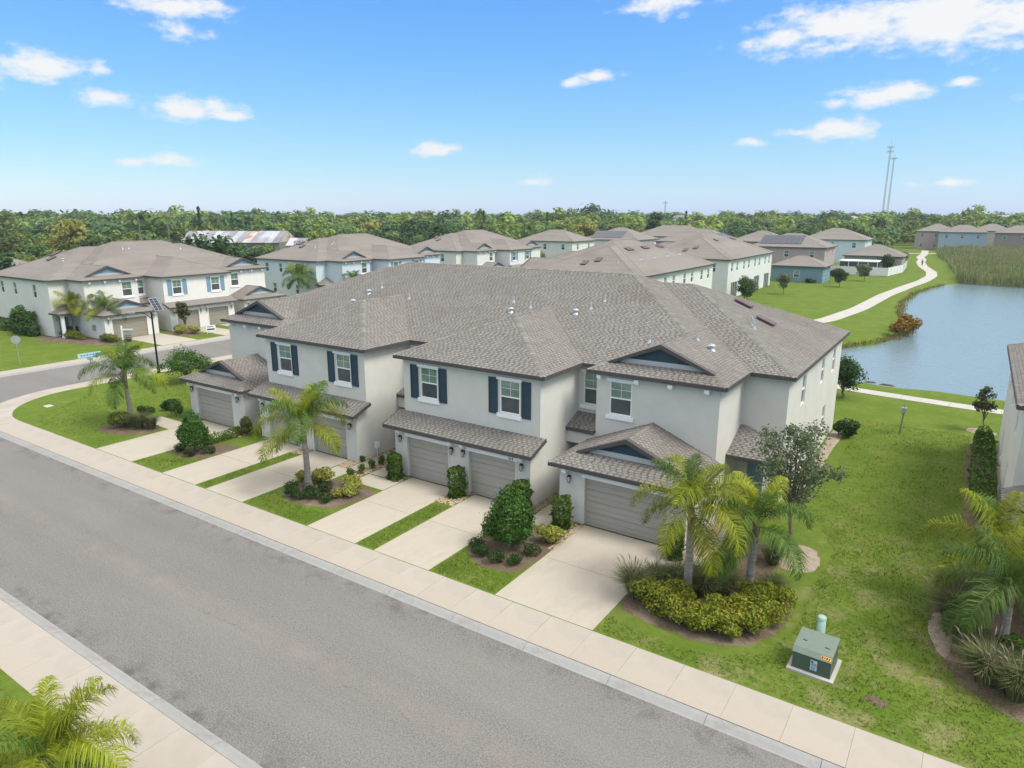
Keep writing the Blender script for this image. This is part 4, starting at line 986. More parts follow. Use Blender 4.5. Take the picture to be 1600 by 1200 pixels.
# lattice mast
def mast(label, x, y, H, levels, spike):
    T = thing('lattice_mast', label, 'tower', (x, y, 0), 0, 'radio masts'); b0, t0 = 1.1, .7
    for k, a in enumerate((R(90), R(210), R(330))):
        b = MB(); b.tube([(b0 * math.cos(a), b0 * math.sin(a), 0), (t0 * math.cos(a), t0 * math.sin(a), H)], [.17, .15], 5); b.build('leg', M['mast'], T)
    b = MB(); n = 30
    for i in range(n):
        f0, f1 = i / n, (i + 1) / n; r0 = b0 + (t0 - b0) * f0; r1 = b0 + (t0 - b0) * f1
        for k in range(3):
            a, c = R(90 + 120 * k), R(210 + 120 * k); b.bar((r0 * math.cos(a), r0 * math.sin(a), H * f0), (r1 * math.cos(c), r1 * math.sin(c), H * f1), .12, .12)
    b.build('bracing', M['mast'], T)
    for z in levels:
        for k in range(6):
            a = R(60 * k); b = MB(); r = 3.6; b.obox((r * math.cos(a), r * math.sin(a), z), (.2, 0, 0), (0, .2, 0), (0, 0, 1.2)); b.bar((0, 0, z), (r * math.cos(a), r * math.sin(a), z), .12, .12); b.build('antenna', M['mast'], T)
    b = MB(); b.tube([(0, 0, H), (0, 0, H + spike)], .12, 5); b.build('spike', M['mast'], T)
mast('taller slender lattice mast with antennas on the horizon', -106.4, 979, 91, (90, 85), 8)
mast('shorter lattice mast just right of the taller one', -101.5, 980, 78, (77,), 4)
for i, (x, y, h) in enumerate(((-152, 82, 12), (-158, 92, 12.5), (-92, 232, 17))):
    T = thing('utility_pole', ['thin wooden utility pole above the white townhouse roof, left one', 'thin wooden utility pole above the white townhouse roof, right one', 'thin tall pole on the skyline above the vented roof'][i], 'pole', (x, y, 0)); b = MB(); b.tube([(0, 0, 0), (0, 0, h)], [.16, .11], 6); b.build('post', M['brownwood'], T)
    b = MB(); b.bar((-1.1, 0, h - .6), (1.1, 0, h - .6), .1, .12); b.build('crossarm', M['brownwood'], T)

# ------------------------------------------------------------------ foliage
def leaves(pts, nrm, size, rng, aspect=.5, jitter=.55, tone=None):
    n = len(pts); nn = nrm + rng.normal(0, jitter, (n, 3)); nn /= np.linalg.norm(nn, axis=1)[:, None] + 1e-9
    a = np.cross(nn, rng.normal(0, 1, (n, 3))); a /= np.linalg.norm(a, axis=1)[:, None] + 1e-9; b = np.cross(nn, a)
    s = (size * rng.uniform(.65, 1.3, n))[:, None]
    V = np.stack([pts - a * s, pts - b * s * aspect + a * s * .1, pts + a * s, pts + b * s * aspect + a * s * .1], 1).reshape(-1, 3)
    return V, (np.arange(n * 4).reshape(-1, 4)), (rng.uniform(0, 1, n) if tone is None else tone)
def blob_points(n, rng, lumps=7, flat=.0, fill=.35, lump_r=.45):
    """points and outward normals over a lumpy unit ball (z 0..2)"""
    c = rng.normal(0, 1, (lumps, 3)); c /= np.linalg.norm(c, axis=1)[:, None]; c *= rng.uniform(.35, .62, lumps)[:, None]
    k = rng.integers(0, lumps + 1, n); d = rng.normal(0, 1, (n, 3)); d /= np.linalg.norm(d, axis=1)[:, None]
    rr = 1 - fill * rng.random(n) ** 1.5
    big = k == lumps
    P = np.where(big[:, None], d * (rr * .86)[:, None], c[np.minimum(k, lumps - 1)] + d * (rr * lump_r)[:, None])
    return P, d
def bush_mesh(name, seed, n, leaf, mat, dims, shape='ball', lumps=7, aspect=.5, fill=.35, lump_r=.45):
    """foliage filling a box dims=(w,d,h) metres standing on z=0"""
    rng = np.random.default_rng(seed); w, d, h = dims
    if shape == 'ball': P, N_ = blob_points(n, rng, lumps, fill=fill, lump_r=lump_r); P = P * (w / 2, d / 2, h / 2) + (0, 0, h / 2)
    elif shape == 'column':
        q = rng.uniform(-1, 1, (n, 3)); f = rng.integers(0, 6, n)
        for ax in range(3):
            q[f == 2 * ax, ax] = 1 - .25 * rng.random((f == 2 * ax).sum()) ** 2; q[f == 2 * ax + 1, ax] = -1 + .25 * rng.random((f == 2 * ax + 1).sum()) ** 2
        N_ = q / np.linalg.norm(q, axis=1)[:, None]; r = np.hypot(q[:, 0], q[:, 1]); sc = np.where(r > 1, 1 / np.maximum(r, 1) ** .8, 1); q[:, :2] *= sc[:, None]
        q[:, :2] *= (1 + .08 * np.sin(q[:, 2:3] * 9 + seed)); P = q * (w / 2, d / 2, h / 2) + (0, 0, h / 2)
    elif shape == 'egg':
        d_ = rng.normal(0, 1, (n, 3)); d_ /= np.linalg.norm(d_, axis=1)[:, None]; z = (d_[:, 2] + 1) / 2; r = np.sin(np.pi * np.clip(z, 0, 1) ** .54) ** .7
        bump = 1 + .14 * np.sin(d_[:, 0] * 7 + seed) * np.sin(d_[:, 1] * 6) ; rr = (1 - .3 * rng.random(n) ** 2) * bump; a = np.arctan2(d_[:, 1], d_[:, 0])
        P = np.stack([np.cos(a) * r * rr * w / 2, np.sin(a) * r * rr * d / 2, z * h], -1); N_ = d_
    if shape in ('egg', 'column'):        # shoots bunch together, so the outline is uneven
        K = max(24, n // 70); c = rng.integers(0, n, K); m = rng.random(n) < (.6 if shape == 'egg' else .3); own = c[rng.integers(0, K, n)]; amp = .05 * min(w, d) + .03 if shape == 'egg' else .045
        P = np.where(m[:, None], P[own] + N_[own] * rng.uniform(-.02, .07, (n, 1)) + rng.normal(0, amp, (n, 3)), P); N_ = np.where(m[:, None], N_[own] + rng.normal(0, .4, (n, 3)), N_)
    V, F, T_ = leaves(P, N_, leaf * rng.uniform(.7, 1.35, n), rng, aspect); V[:, 2] = np.maximum(V[:, 2], .01)
    return raw_mesh(name, V, F, T_, mat)
def stems(parent, h, spread, n=5, r=.02, z1=.6):
    b = MB()
    for k in range(n):
        a = 6.28 * k / n + .3; b.tube([(0, 0, 0), (math.cos(a) * spread * .4, math.sin(a) * spread * .4, h * z1 * .5), (math.cos(a) * spread, math.sin(a) * spread, h * z1)], [r, r * .8, r * .4], 5)
    b.build('stem', M['bark'], parent)
def shrub(name, label, cat, loc, me, dims, group=None, sc=1, rz=0, trunk=None):
    T = thing(name, label, cat, (*loc, 0), rz, group); place('foliage', me, T, (0, 0, (trunk or 0)), 0, sc)
    if trunk: b = MB(); b.tube([(0, 0, 0), (.03, .02, trunk + .3), (0, 0, trunk + dims[2] * .6)], [.07, .05, .03], 7); b.build('trunk', M['bark'], T)
    else: stems(T, dims[2], dims[0] * .28)
    return T

# clipped columns beside the garages
col_me = [bush_mesh('foliage', 21 + k, 2600, .055, M['leaf_hedge'], (.74, .6, 1.3), 'column') for k in range(3)]
for i, (x, y, s, lab) in enumerate([(-22.95, 23.72, 1.0, 'clipped green column shrub at the left corner of the right garage pair'), (-19.03, 23.75, 1.08, 'clipped green column shrub between the two right-hand pair garage doors'),
        (-15.5, 23.9, 1.1, 'clipped green column shrub behind the big rounded topiary'), (-13.25, 23.55, 1.05, 'clipped green column shrub left of the wide end garage'), (-8.3, 23.75, .98, 'clipped green column shrub right of the wide end garage'),
        (-23.5, 24.3, .8, 'smaller column shrub tucked beside the recess of the right pair')]):
    shrub('column_shrub', lab, 'shrub', (x, y), col_me[i % 3], (.7, .6, 1.3), 'clipped column shrubs', s, i * 1.3)
# rounded topiary trees
TS = .84
for lab, x, y, sd, sc in (('large rounded topiary tree in the bed left of the wide driveway', -14.1, 20.9, 5, (1.0, 1.0, 1.08)), ('egg-shaped topiary tree between the two leftmost driveways', -35.1, 20.5, 6, (.86, .86, .98))):
    me = bush_mesh('foliage', sd, 8500, .075, M['leaf_green'], (2.15, 2.15, 2.15), 'egg'); shrub('topiary_tree', lab, 'tree', (x, y), me, (2, 2, 2), None, tuple(v * TS for v in sc), 0, .42)
ball_me = [bush_mesh('foliage', 40 + k, 900, .035, M['leaf_dark'], (.82, .82, .55), 'ball', 5, fill=.25) for k in range(3)]
def balls(pts, labs, grp, sc=1.0):
    for i, ((x, y), lab) in enumerate(zip(pts, labs)): shrub('boxwood', lab, 'shrub', (x, y), ball_me[i % 3], (.8, .8, .5), grp, sc * random.uniform(.9, 1.12), i)
balls([(-26.0, 19.8), (-25.4, 19.4), (-24.85, 19.3), (-25.2, 20.15), (-24.3, 19.65), (-24.55, 20.6), (-23.6, 19.85)], ['small round boxwood in the cluster at the foot of the middle palm'] * 7, 'boxwoods at the middle palm')
balls([(-15.05, 20.0), (-14.6, 19.65), (-13.8, 19.5), (-13.2, 19.85), (-12.95, 20.7)], ['low dark boxwood in the ring under the large topiary'] * 5, 'boxwoods under the large topiary')
balls([(-35.9, 20.1), (-34.6, 19.9), (-34.1, 20.7)], ['low dark boxwood under the egg-shaped topiary'] * 3, 'boxwoods under the small topiary')
yel_me = [bush_mesh('foliage', 60 + k, 1500, .06, M['leaf_yellow'], (1.35, 1.2, .85), 'ball', 8, .45) for k in range(2)]
for i, (x, y, s, lab) in enumerate([(-12.95, 22.1, .95, 'round yellow-green bush beside the wide driveway'), (-25.6, 21.3, 1.0, 'yellow bush just behind the middle palm trunk'), (-26.6, 20.9, .7, 'small yellow bush left of the middle palm trunk'),
        (-23.9, 21.7, .8, 'yellow bush at the back of the middle palm bed'), (-23.1, 21.0, .85, 'bright yellow bush by the driveway edge of the middle palm bed'), (-23.5, 20.5, .6, 'low yellow bush at the front of the middle palm bed'),
        (-71.2, 43.0, 1.2, 'yellow bush under the magnolia across the side street'), (-73.2, 42.6, 1.2, 'second yellow bush under the magnolia across the side street'), (-72.2, 42.0, 1.0, 'yellow bush nearest the street under the magnolia')]):
    shrub('yellow_bush', lab, 'bush', (x, y), yel_me[i % 2], (1.3, 1.2, .8), 'yellow bushes', s, i)
sm_me = [bush_mesh('foliage', 70 + k, 420, .05, M['leaf_hedge'], (.5, .5, .55), 'ball', 5, .5, .5) for k in range(2)]
for i, (x, y) in enumerate([(-24.95, 22.6), (-24.9, 23.3), (-24.95, 24.1), (-24.95, 24.8)]):
    shrub('small_shrub', ['first', 'second', 'third', 'fourth'][i] + ' of four small shrubs along the pebble strip, counted from the street', 'shrub', (x, y), sm_me[i % 2], (.5, .5, .5), 'shrubs along the pebble strip', 1.05)
shrub('small_shrub', 'bright low tuft at the corner of the left garage pair', 'shrub', (-26.2, 24.6), bush_mesh('foliage', 77, 500, .045, M['leaf_green'], (.8, .4, .35)), (.8, .4, .3))
shrub('low_hedge', 'low clipped hedge strip in front of the leftmost garages', 'hedge', (-35.7, 22.7), bush_mesh('foliage', 78, 2600, .05, M['leaf_hedge'], (.7, 2.6, .45), 'column'), (.5, 1, .4))
shrub('olive_bush', 'rounded olive bush left of the corner palm trunk', 'bush', (-43.2, 20.6), bush_mesh('foliage', 79, 2600, .06, M['leaf_olive'], (2.0, 1.7, 1.1), 'ball', 9, .5), (2, 1.6, 1.1))
shrub('hedge', 'dark hedge by the left side wall of the grey building', 'hedge', (-44.4, 24.6), bush_mesh('foliage', 80, 2200, .06, M['leaf_dark'], (1.0, 1.7, .8), 'ball', 7), (.6, 1, .9))
shrub('olive_bush', 'upright bush at the left garage corner', 'bush', (-42.5, 23.8), bush_mesh('foliage', 81, 1500, .06, M['leaf_hedge'], (1.0, .9, 1.25), 'ball', 8, .45), (1, 1, 1.2))
shrub('olive_bush', 'pair of yellow-green bushes behind the corner palm', 'bush', (-43.9, 22.6), bush_mesh('foliage', 82, 1800, .06, M['leaf_hedge'], (1.9, .9, .9), 'ball', 8, .45), (1.6, .9, .9))
shrub('olive_bush', 'bushy shrub below the middle palm fronds beside the garage', 'bush', (-35.3, 24.0), bush_mesh('foliage', 83, 1400, .06, M['leaf_olive'], (1.1, .7, 1.3), 'ball', 8, .45), (1, .7, 1.2))
shrub('small_shrub', 'dark leafy shrub by the walk behind the right-hand palms', 'shrub', (-6.35, 23.9), bush_mesh('foliage', 84, 1800, .07, M['leaf_green'], (.9, 1.9, .95), 'ball', 8, .5), (1, 1.5, .9))
shrub('small_shrub', 'dark shrub near the porch under the oak', 'shrub', (-6.5, 26.4), bush_mesh('foliage', 85, 1600, .07, M['leaf_dark'], (.9, 1.6, 1.3), 'ball', 8, .5), (1, 1.5, .9))
shrub('round_shrub', 'dark round shrub at the rear corner of the white end wall', 'shrub', (-5.2, 43.6), bush_mesh('foliage', 86, 2200, .075, M['leaf_dark'], (1.5, 1.5, 1.25), 'ball', 6, fill=.25), (1.5, 1.5, 1.2))
shrub('clipped_hedge', 'long clipped hedge along the wall at the right edge', 'hedge', (1.55, 40.5), bush_mesh('foliage', 87, 9000, .075, M['leaf_hedge'], (.95, 11.5, 1.15), 'column'), (.6, 1, 1))
shrub('round_shrub', 'leafy bush among the ornamental grass at the right edge', 'bush', (2.35, 23.0), bush_mesh('foliage', 88, 2200, .06, M['leaf_hedge'], (1.2, 1.4, 1.0), 'ball', 8, .5), (1, 1, 1))
# the flowering hedge in front of the two right-hand palms
def ixora():
    rng = np.random.default_rng(9); T = thing('flowering_hedge', 'curved hedge of orange-tipped shrubs in front of the right-hand palms', 'hedge', (0, 0, 0))
    arc = np.array([(-8.0, 20.15), (-7.3, 19.8), (-6.5, 19.6), (-5.8, 19.55), (-5.1, 19.8), (-4.5, 20.4), (-4.15, 21.2), (-4.2, 22.0), (-7.6, 20.5), (-6.9, 20.3), (-5.5, 20.2), (-4.8, 20.9), (-4.75, 21.7)])
    V = []; F = []; TT = []; n0 = 0; BV = []; BF = []; BT = []; m0 = 0; st = MB()
    for i, c in enumerate(arc):
        n = 2000; P, N_ = blob_points(n, rng, 7, fill=.4); s = rng.uniform(.85, 1.08); P = P * (.80 * s, .72 * s, .52 * s) + (c[0], c[1], .53)
        v, f, t = leaves(P, N_, np.full(n, .055), rng, .5); v[:, 2] = np.maximum(v[:, 2], .01); V.append(v); F.append(f + n0); TT.append(t); n0 += len(v)
        top = P[(N_[:, 2] > .1)]; top = top[rng.integers(0, len(top), 110)] + rng.normal(0, .012, (110, 3)) + (0, 0, .012)
        v, f, t = leaves(top, np.tile((0, 0, 1.), (110, 1)), np.full(110, .026), rng, .8); BV.append(v); BF.append(f + m0); BT.append(t); m0 += len(v)
        for k in range(3):
            a = rng.uniform(0, 6.28); st.tube([(c[0], c[1], 0), (c[0] + .3 * math.cos(a), c[1] + .3 * math.sin(a), .5)], [.018, .008], 4)
    place('foliage', raw_mesh('foliage', np.concatenate(V), np.concatenate(F), np.concatenate(TT), M['leaf_ixora']), T)
    o = place('blossom', raw_mesh('blossom', np.concatenate(BV), np.concatenate(BF), np.concatenate(BT), M['blossom']), T); o['kind'] = 'stuff'
    st.build('stem', M['bark'], T)
ixora()
# ornamental grasses
def tuft_mesh(seed, n, h, spread, w=.014, plume=.0):
    rng = np.random.default_rng(seed); V = []; T_ = []
    a = rng.uniform(0, 6.283, n); r0 = rng.random(n) * spread * .25; out = rng.uniform(.25, 1, n) * spread; hh = h * rng.uniform(.6, 1.1, n)
    u = np.stack([np.cos(a), np.sin(a)], -1); side = np.stack([-np.sin(a), np.cos(a)], -1) * w
    base = u * r0[:, None]; mid = u * (r0 + out * .35)[:, None]; tip = u * (r0 + out)[:, None]
    Z = lambda z: z[:, None]
    q = lambda xy, z: np.concatenate([xy, z[:, None]], 1)
    b0, b1 = q(base - side, 0 * hh), q(base + side, 0 * hh); m0, m1 = q(mid - side, hh * .72), q(mid + side, hh * .72); t0, t1 = q(tip - side * .2, hh * .86), q(tip + side * .2, hh * .86)
    V = np.concatenate([np.stack([b0, b1, m1, m0], 1), np.stack([m0, m1, t1, t0], 1)]).reshape(-1, 3); T_ = np.tile(rng.random(n) ** 2, 2)
    return V, np.arange(len(V)).reshape(-1, 4), T_
tuft_me = [raw_mesh('blades', *tuft_mesh(k, 900, 1.15, .95, .009), M['orn_grass']) for k in range(3)]
plume_me = []
for k in range(2):
    rng = np.random.default_rng(90 + k); b = MB()
    for i in range(16):
        a = rng.uniform(0, 6.28); o = rng.uniform(.3, .75); h = rng.uniform(1.0, 1.3); p = (o * math.cos(a), o * math.sin(a), h); d = (math.cos(a) * .12, math.sin(a) * .12, .2)
        b.tube([p, (p[0] + d[0] * .5, p[1] + d[1] * .5, p[2] + d[2] * .6), (p[0] + d[0] * 1.4, p[1] + d[1] * 1.4, p[2] + d[2])], [.008, .02, .004], 4, tone=rng.random()); b.tube([(p[0] * .3, p[1] * .3, .3), p], .004, 3, cap=False)
    plume_me.append(b.mesh('plume', M['plume']))
G = [(-8.45, 20.3, .95, 1, 'feathery ornamental grass at the driveway corner of the palm bed'), (-8.0, 21.2, .8, 0, 'green ornamental grass behind the corner clump in the palm bed'), (-7.4, 21.5, .85, 0, 'ornamental grass just left of the taller right-hand palm trunk'),
     (-6.4, 21.6, .95, 0, 'ornamental grass between the two right-hand palm trunks'), (-5.9, 22.0, .9, 0, 'ornamental grass touching the shorter right-hand palm trunk'), (-6.9, 21.9, .8, 0, 'ornamental grass behind the taller right-hand palm trunk'), (-5.0, 25.3, .8, 0, 'ornamental grass clump in front of the oak trunk'), (-4.4, 22.8, .75, 0, 'low ornamental grass at the lawn side of the palm bed'),
     (.95, 25.6, 1.05, 1, 'plumed ornamental grass farthest back at the right edge'), (.85, 24.4, 1.1, 1, 'plumed ornamental grass beside the curved dirt edge at the right'), (1.25, 23.2, .9, 0, 'ornamental grass left of the right-edge palm trunk'), (1.75, 21.6, 1.05, 1, 'plumed ornamental grass nearest the street at the right edge'), (2.45, 21.3, 1.0, 1, 'outermost plumed grass cut by the right edge'), (1.9, 26.8, .9, 0, 'ornamental grass behind the right-edge palms'),
     (-41.9, 21.0, .95, 0, 'yellowish ornamental grass right of the corner palm trunk'), (-41.2, 21.4, .8, 0, 'second yellowish grass clump beside the leftmost driveway')]
for i, (x, y, s, pl, lab) in enumerate(G):
    T = thing('ornamental_grass', lab, 'grass', (x, y, 0), i * 1.1, 'ornamental grasses'); place('blades', tuft_me[i % 3], T, sc=s)
    if pl: place('plume', plume_me[i % 2], T, sc=s)

# ------------------------------------------------------------------ palms
def frond_mesh(seed, el, L_, curve, mat, nl=96, ll=.70, droop=1.15):
    rng = np.random.default_rng(seed); n = 22; pts = [np.zeros(3)]; ang = el; up = []
    for i in range(n):
        pts.append(pts[-1] + np.array((math.cos(ang), 0, math.sin(ang))) * L_ / n); ang -= curve / n * (.5 + 1.2 * i / n)
    pts = np.array(pts); s = np.linspace(0, 1, n + 1); V = []; T_ = []
    for sg in (-1, 1):
        for k in range(nl):
            f = .13 + .87 * (k + rng.uniform(0, .8)) / nl; p = np.array([np.interp(f, s, pts[:, j]) for j in range(3)])
            q = np.array([np.interp(min(1, f + .03), s, pts[:, j]) for j in range(3)]); t = q - np.array([np.interp(f - .03, s, pts[:, j]) for j in range(3)]); t /= np.linalg.norm(t) + 1e-9
            nrm = np.cross(t, (0, 1, 0)); nrm = -nrm if nrm[2] < 0 else nrm
            l = ll * (math.sin(math.pi * min(1, f * .86 + .12)) ** .7) * rng.uniform(.8, 1.12); lift = rng.uniform(-.55, .75)
            d0 = np.array((0, sg, 0)) * .8 + t * .55 + nrm * lift; d0 /= np.linalg.norm(d0)
            m = p + d0 * l * .5; d1 = d0 + np.array((0, 0, -1)) * droop * rng.uniform(.6, 1.3); d1 /= np.linalg.norm(d1); e = m + d1 * l * .55
            w = np.cross(d0, nrm + (.01, 0, 0)); w = w / (np.linalg.norm(w) + 1e-9) * .0135
            V += [p - w * .5, p + w * .5, m + w, m - w, m - w, m + w, e + w * .15, e - w * .15]; r = rng.random(); T_ += [r, r]
    # rachis: a thin three-sided stalk
    for i in range(n):
        w = .028 * (1 - s[i] * .85); w2 = .028 * (1 - s[i + 1] * .85)
        for a, b in (((0, -1, 0), (0, 1, 0)), ((0, -1, 0), (0, 0, -1)), ((0, 1, 0), (0, 0, -1))):
            a, b = np.array(a), np.array(b); V += [pts[i] + a * w, pts[i] + b * w, pts[i + 1] + b * w2, pts[i + 1] + a * w2]; T_.append(.8)
    V = np.array(V); return raw_mesh('frond', V, np.arange(len(V)).reshape(-1, 4), np.array(T_), mat)
FR = {}
for key, mat in (('l', M['palm_leaf']), ('d', M['palm_leaf_dk'])):
    FR[key] = [frond_mesh(i * 7 + (key == 'd'), R(el), L_, R(cv), mat) for i, (el, L_, cv) in enumerate(((78, 2.0, 55), (66, 2.4, 110), (52, 2.6, 125), (38, 2.7, 130), (22, 2.6, 110), (4, 2.4, 85), (-20, 2.1, 60)))]
def palm(label, x, y, h, key='l', n=15, sc=1.0, seed=0, lean=(0, 0), cat='palm', group='queen palms', trunk_r=.13):
    rnd = random.Random(seed); T = thing('palm_tree', label, 'palm tree', (x, y, 0), 0, group)
    tx, ty = lean; b = MB(); pts = []; rad = []; m = int(h / .12)
    for i in range(m + 1):
        f = i / m; pts.append((tx * f * f, ty * f * f, h * f)); rad.append(trunk_r * (1.25 - .45 * f) * (1 + (.045 if i % 2 else -.02)) + (.06 * (1 - f * 6) if f < .16 else 0))
    b.tube(pts, rad, 10); b.t = [(.85 if (i // 10) / m > .70 and rnd.random() < .75 else (.25 if rnd.random() < .2 else 0)) for i in range(len(b.f))]
    tr = b.build('trunk', M['palm_trunk'], T, smooth=False)
    bt = MB()
    for k in range(12):      # old leaf bases peeling off below the crown
        a = k * 2.4; z = h * (.74 + .24 * k / 12); f = z / h; c = np.array((tx * f * f, ty * f * f, z)); d = np.array((math.cos(a), math.sin(a), 0)); s_ = np.array((-math.sin(a), math.cos(a), 0)) * .055
        r = trunk_r * (1.25 - .45 * f); p = c + d * r * .9; q = c + d * (r + .07) + np.array((0, 0, .26)); bt.face([p - s_, p + s_, q + s_ * .4, q - s_ * .4])
    bt.build('leaf_base', M['boot'], T, kind='stuff')
    az = rnd.uniform(0, 6)
    for k in range(n):
        f = k / (n - 1); idx = min(6, int(f ** 1.25 * 6.6)); az += 2.399 + rnd.uniform(-.25, .25)
        o = place('frond', FR[key if rnd.random() < .8 else ('d' if key == 'l' else 'l')][idx], T, (tx + .05 * math.cos(az), ty + .05 * math.sin(az), h - .02 - .12 * f), az, sc * rnd.uniform(.88, 1.1))
        o.rotation_euler = (rnd.uniform(-.2, .2), rnd.uniform(-.08, .08), az)
    return T
palm('queen palm with green arching fronds on the corner lawn at left', -42.9, 21.1, 3.35, 'd', 15, 1.1, 1, (-.35, .1))
palm('bright green queen palm in the middle bed, in front of the left garage pair', -25.7, 20.55, 3.3, 'l', 15, 1.14, 12, (-.1, 0))
palm('taller pale-trunked queen palm in the right bed, nearest the wide driveway', -6.87, 21.2, 3.45, 'l', 14, 1.06, 3, (-.05, 0))
palm('shorter darker queen palm in the right bed, nearest the lawn', -5.15, 22.6, 2.75, 'd', 13, 1.02, 4, (.05, .05))
palm('queen palm at the right edge, nearer the wall', 1.7, 25.7, 2.55, 'l', 12, 1.0, 5, (.05, 0))
palm('queen palm at the right edge, nearer the street', 2.1, 23.2, 2.35, 'd', 12, 1.0, 6, (0, .1))
palm('queen palm cut off by the bottom left corner', -14.85, 4.5, 2.0, 'l', 17, .88, 17, (.1, .1))
palm('leftmost of three palms before the white townhouse porch', -80.6, 35.0, 3.4, 'l', 11, 1.1, 8); palm('middle of three palms before the white townhouse', -78.6, 35.9, 3.2, 'l', 10, 1.0, 9)
palm('rightmost of three palms, darker, before the white townhouse garage', -76.2, 36.4, 3.2, 'd', 11, 1.05, 10); palm('palm rising behind the foreground roof before the pale blue wall', -83.0, 67.4, 3.8, 'd', 18, 1.3, 11)
palm('small palm tops peeping over the foreground roof ridge at left', -76.5, 72.5, 3.2, 'd', 15, 1.0, 13)

# ------------------------------------------------------------------ trees
def tree_mesh(seed, w, h, z0, n, leaf, mat, clumps=26, flat=.8, clump_r=.24, jitter=.6, cvar=.22, lvar=.3):
    """a crown of leaf clumps, uneven and open"""
    rng = np.random.default_rng(seed); c = rng.normal(0, 1, (clumps, 3)); c /= np.linalg.norm(c, axis=1)[:, None]; c *= (rng.uniform(.35, .9, clumps))[:, None]
    c *= (w / 2 * .8, w / 2 * .8, (h - z0) / 2 * .85); c[:, 2] += (h + z0) / 2
    k = rng.integers(0, clumps, n); d = rng.normal(0, 1, (n, 3)); d /= np.linalg.norm(d, axis=1)[:, None]; cr = rng.uniform(.6, 1.25, clumps) * clump_r * w
    P = c[k] + d * (cr[k] * rng.random(n) ** .45)[:, None] * (1, 1, flat); N_ = d + (0, 0, .5)
    ct = rng.uniform(-cvar, cvar, clumps); V, F, T_ = leaves(P, N_, np.full(n, leaf), rng, .55, jitter, np.clip(.5 + rng.uniform(-lvar, lvar, n) + ct[k], 0, 1))
    return raw_mesh('crown', V, F, T_, mat), c
def branchy(parent, h, z0, centres, r=.09, n=9):
    b = MB(); b.tube([(0, 0, 0), (.05, .03, z0 * .6), (-.03, .05, z0), (0, 0, z0 + (h - z0) * .55)], [r * 1.3, r, r * .85, r * .3], 7)
    for c in centres[:n]:
        z = z0 * .75 + (h - z0) * .25 * random.random(); b.tube([(0, 0, z), (c[0] * .5, c[1] * .5, z + (c[2] - z) * .6), tuple(c)], [r * .45, r * .3, r * .1], 5)
    b.build('trunk', M['bark'], parent)
def tree(name, label, x, y, w, h, z0, n, leaf, mat, seed, clumps=26, group=None, r=.09, clump_r=.24, nb=10):
    T = thing(name, label, 'tree', (x, y, 0), 0, group); me, c = tree_mesh(seed, w, h, z0, n, leaf, mat, clumps, clump_r=clump_r); place('crown', me, T); branchy(T, h, z0, c, r, nb); return T
tree('oak_tree', 'sparse grey-green young oak beside the end unit porch', -4.75, 26.6, 4.3, 6.0, 1.5, 6000, .065, M['leaf_oak'], 3, 46, clump_r=.12, r=.075, nb=20)
tree('magnolia_tree', 'small magnolia with brown-backed leaves near the right wall', 1.55, 49.5, 1.9, 3.5, .7, 700, .11, M['leaf_magnolia'], 5, 18, clump_r=.16, r=.04, nb=14)
tree('leafy_tree', 'dark green tree behind the rear corner of the white end wall', -6.9, 53.3, 2.7, 3.2, .4, 4000, .09, M['leaf_dark'], 6, 22)
tree('small_tree', 'spreading light shrub-tree by the lamp post on the corner lawn', -50.6, 29.6, 5.2, 2.9, .4, 4200, .085, M['leaf_green'], 7, 40, clump_r=.13, r=.06, nb=24)
tree('magnolia_tree', 'upright magnolia between the garages of the white townhouse', -73.3, 43.3, 1.9, 4.2, .5, 1500, .12, M['leaf_magnolia'], 8, 20, clump_r=.2)
tree('leafy_tree', 'bushy conical tree at the left edge by the white townhouse', -85.6, 32.2, 2.6, 3.6, .2, 2800, .12, M['leaf_green'], 9, 20)
for i, (x, y, w, h, lab) in enumerate([(-29.9, 76, 4.2, 3.6, 'leafy shrub-tree at the foot of the vented-roof townhouse wall, left one'), (-27.5, 79, 4.0, 4.3, 'leafy shrub-tree at the foot of the vented-roof townhouse wall, right one'), (-29.0, 108.5, 3.2, 4.2, 'slim tree before the lanais of the white row'), (-28.2, 104, 3.8, 3.8, 'bushy small tree in front of the lanais'), (-26.0, 119, 2.8, 4.0, 'small tree at the far corner of the lanais'),
        (-20.4, 137, 3.0, 3.5, 'small round lawn tree before the white fence'), (-18.3, 152, 3.4, 3.8, 'small lawn tree touching the end of the white fence'), (-17.2, 178, 4.2, 4.2, 'lawn tree left of the bend in the pond path'), (-15.8, 190, 4.6, 4.6, 'lawn tree nearest the far bend of the pond path')]):
    tree('lawn_tree', lab, x, y, w, h, .7, 2200, .13 if y < 125 else .17, [M['leaf_oak'], M['leaf_dark']][i % 2], 30 + i, 18, 'small trees on the pond lawn', r=.06)
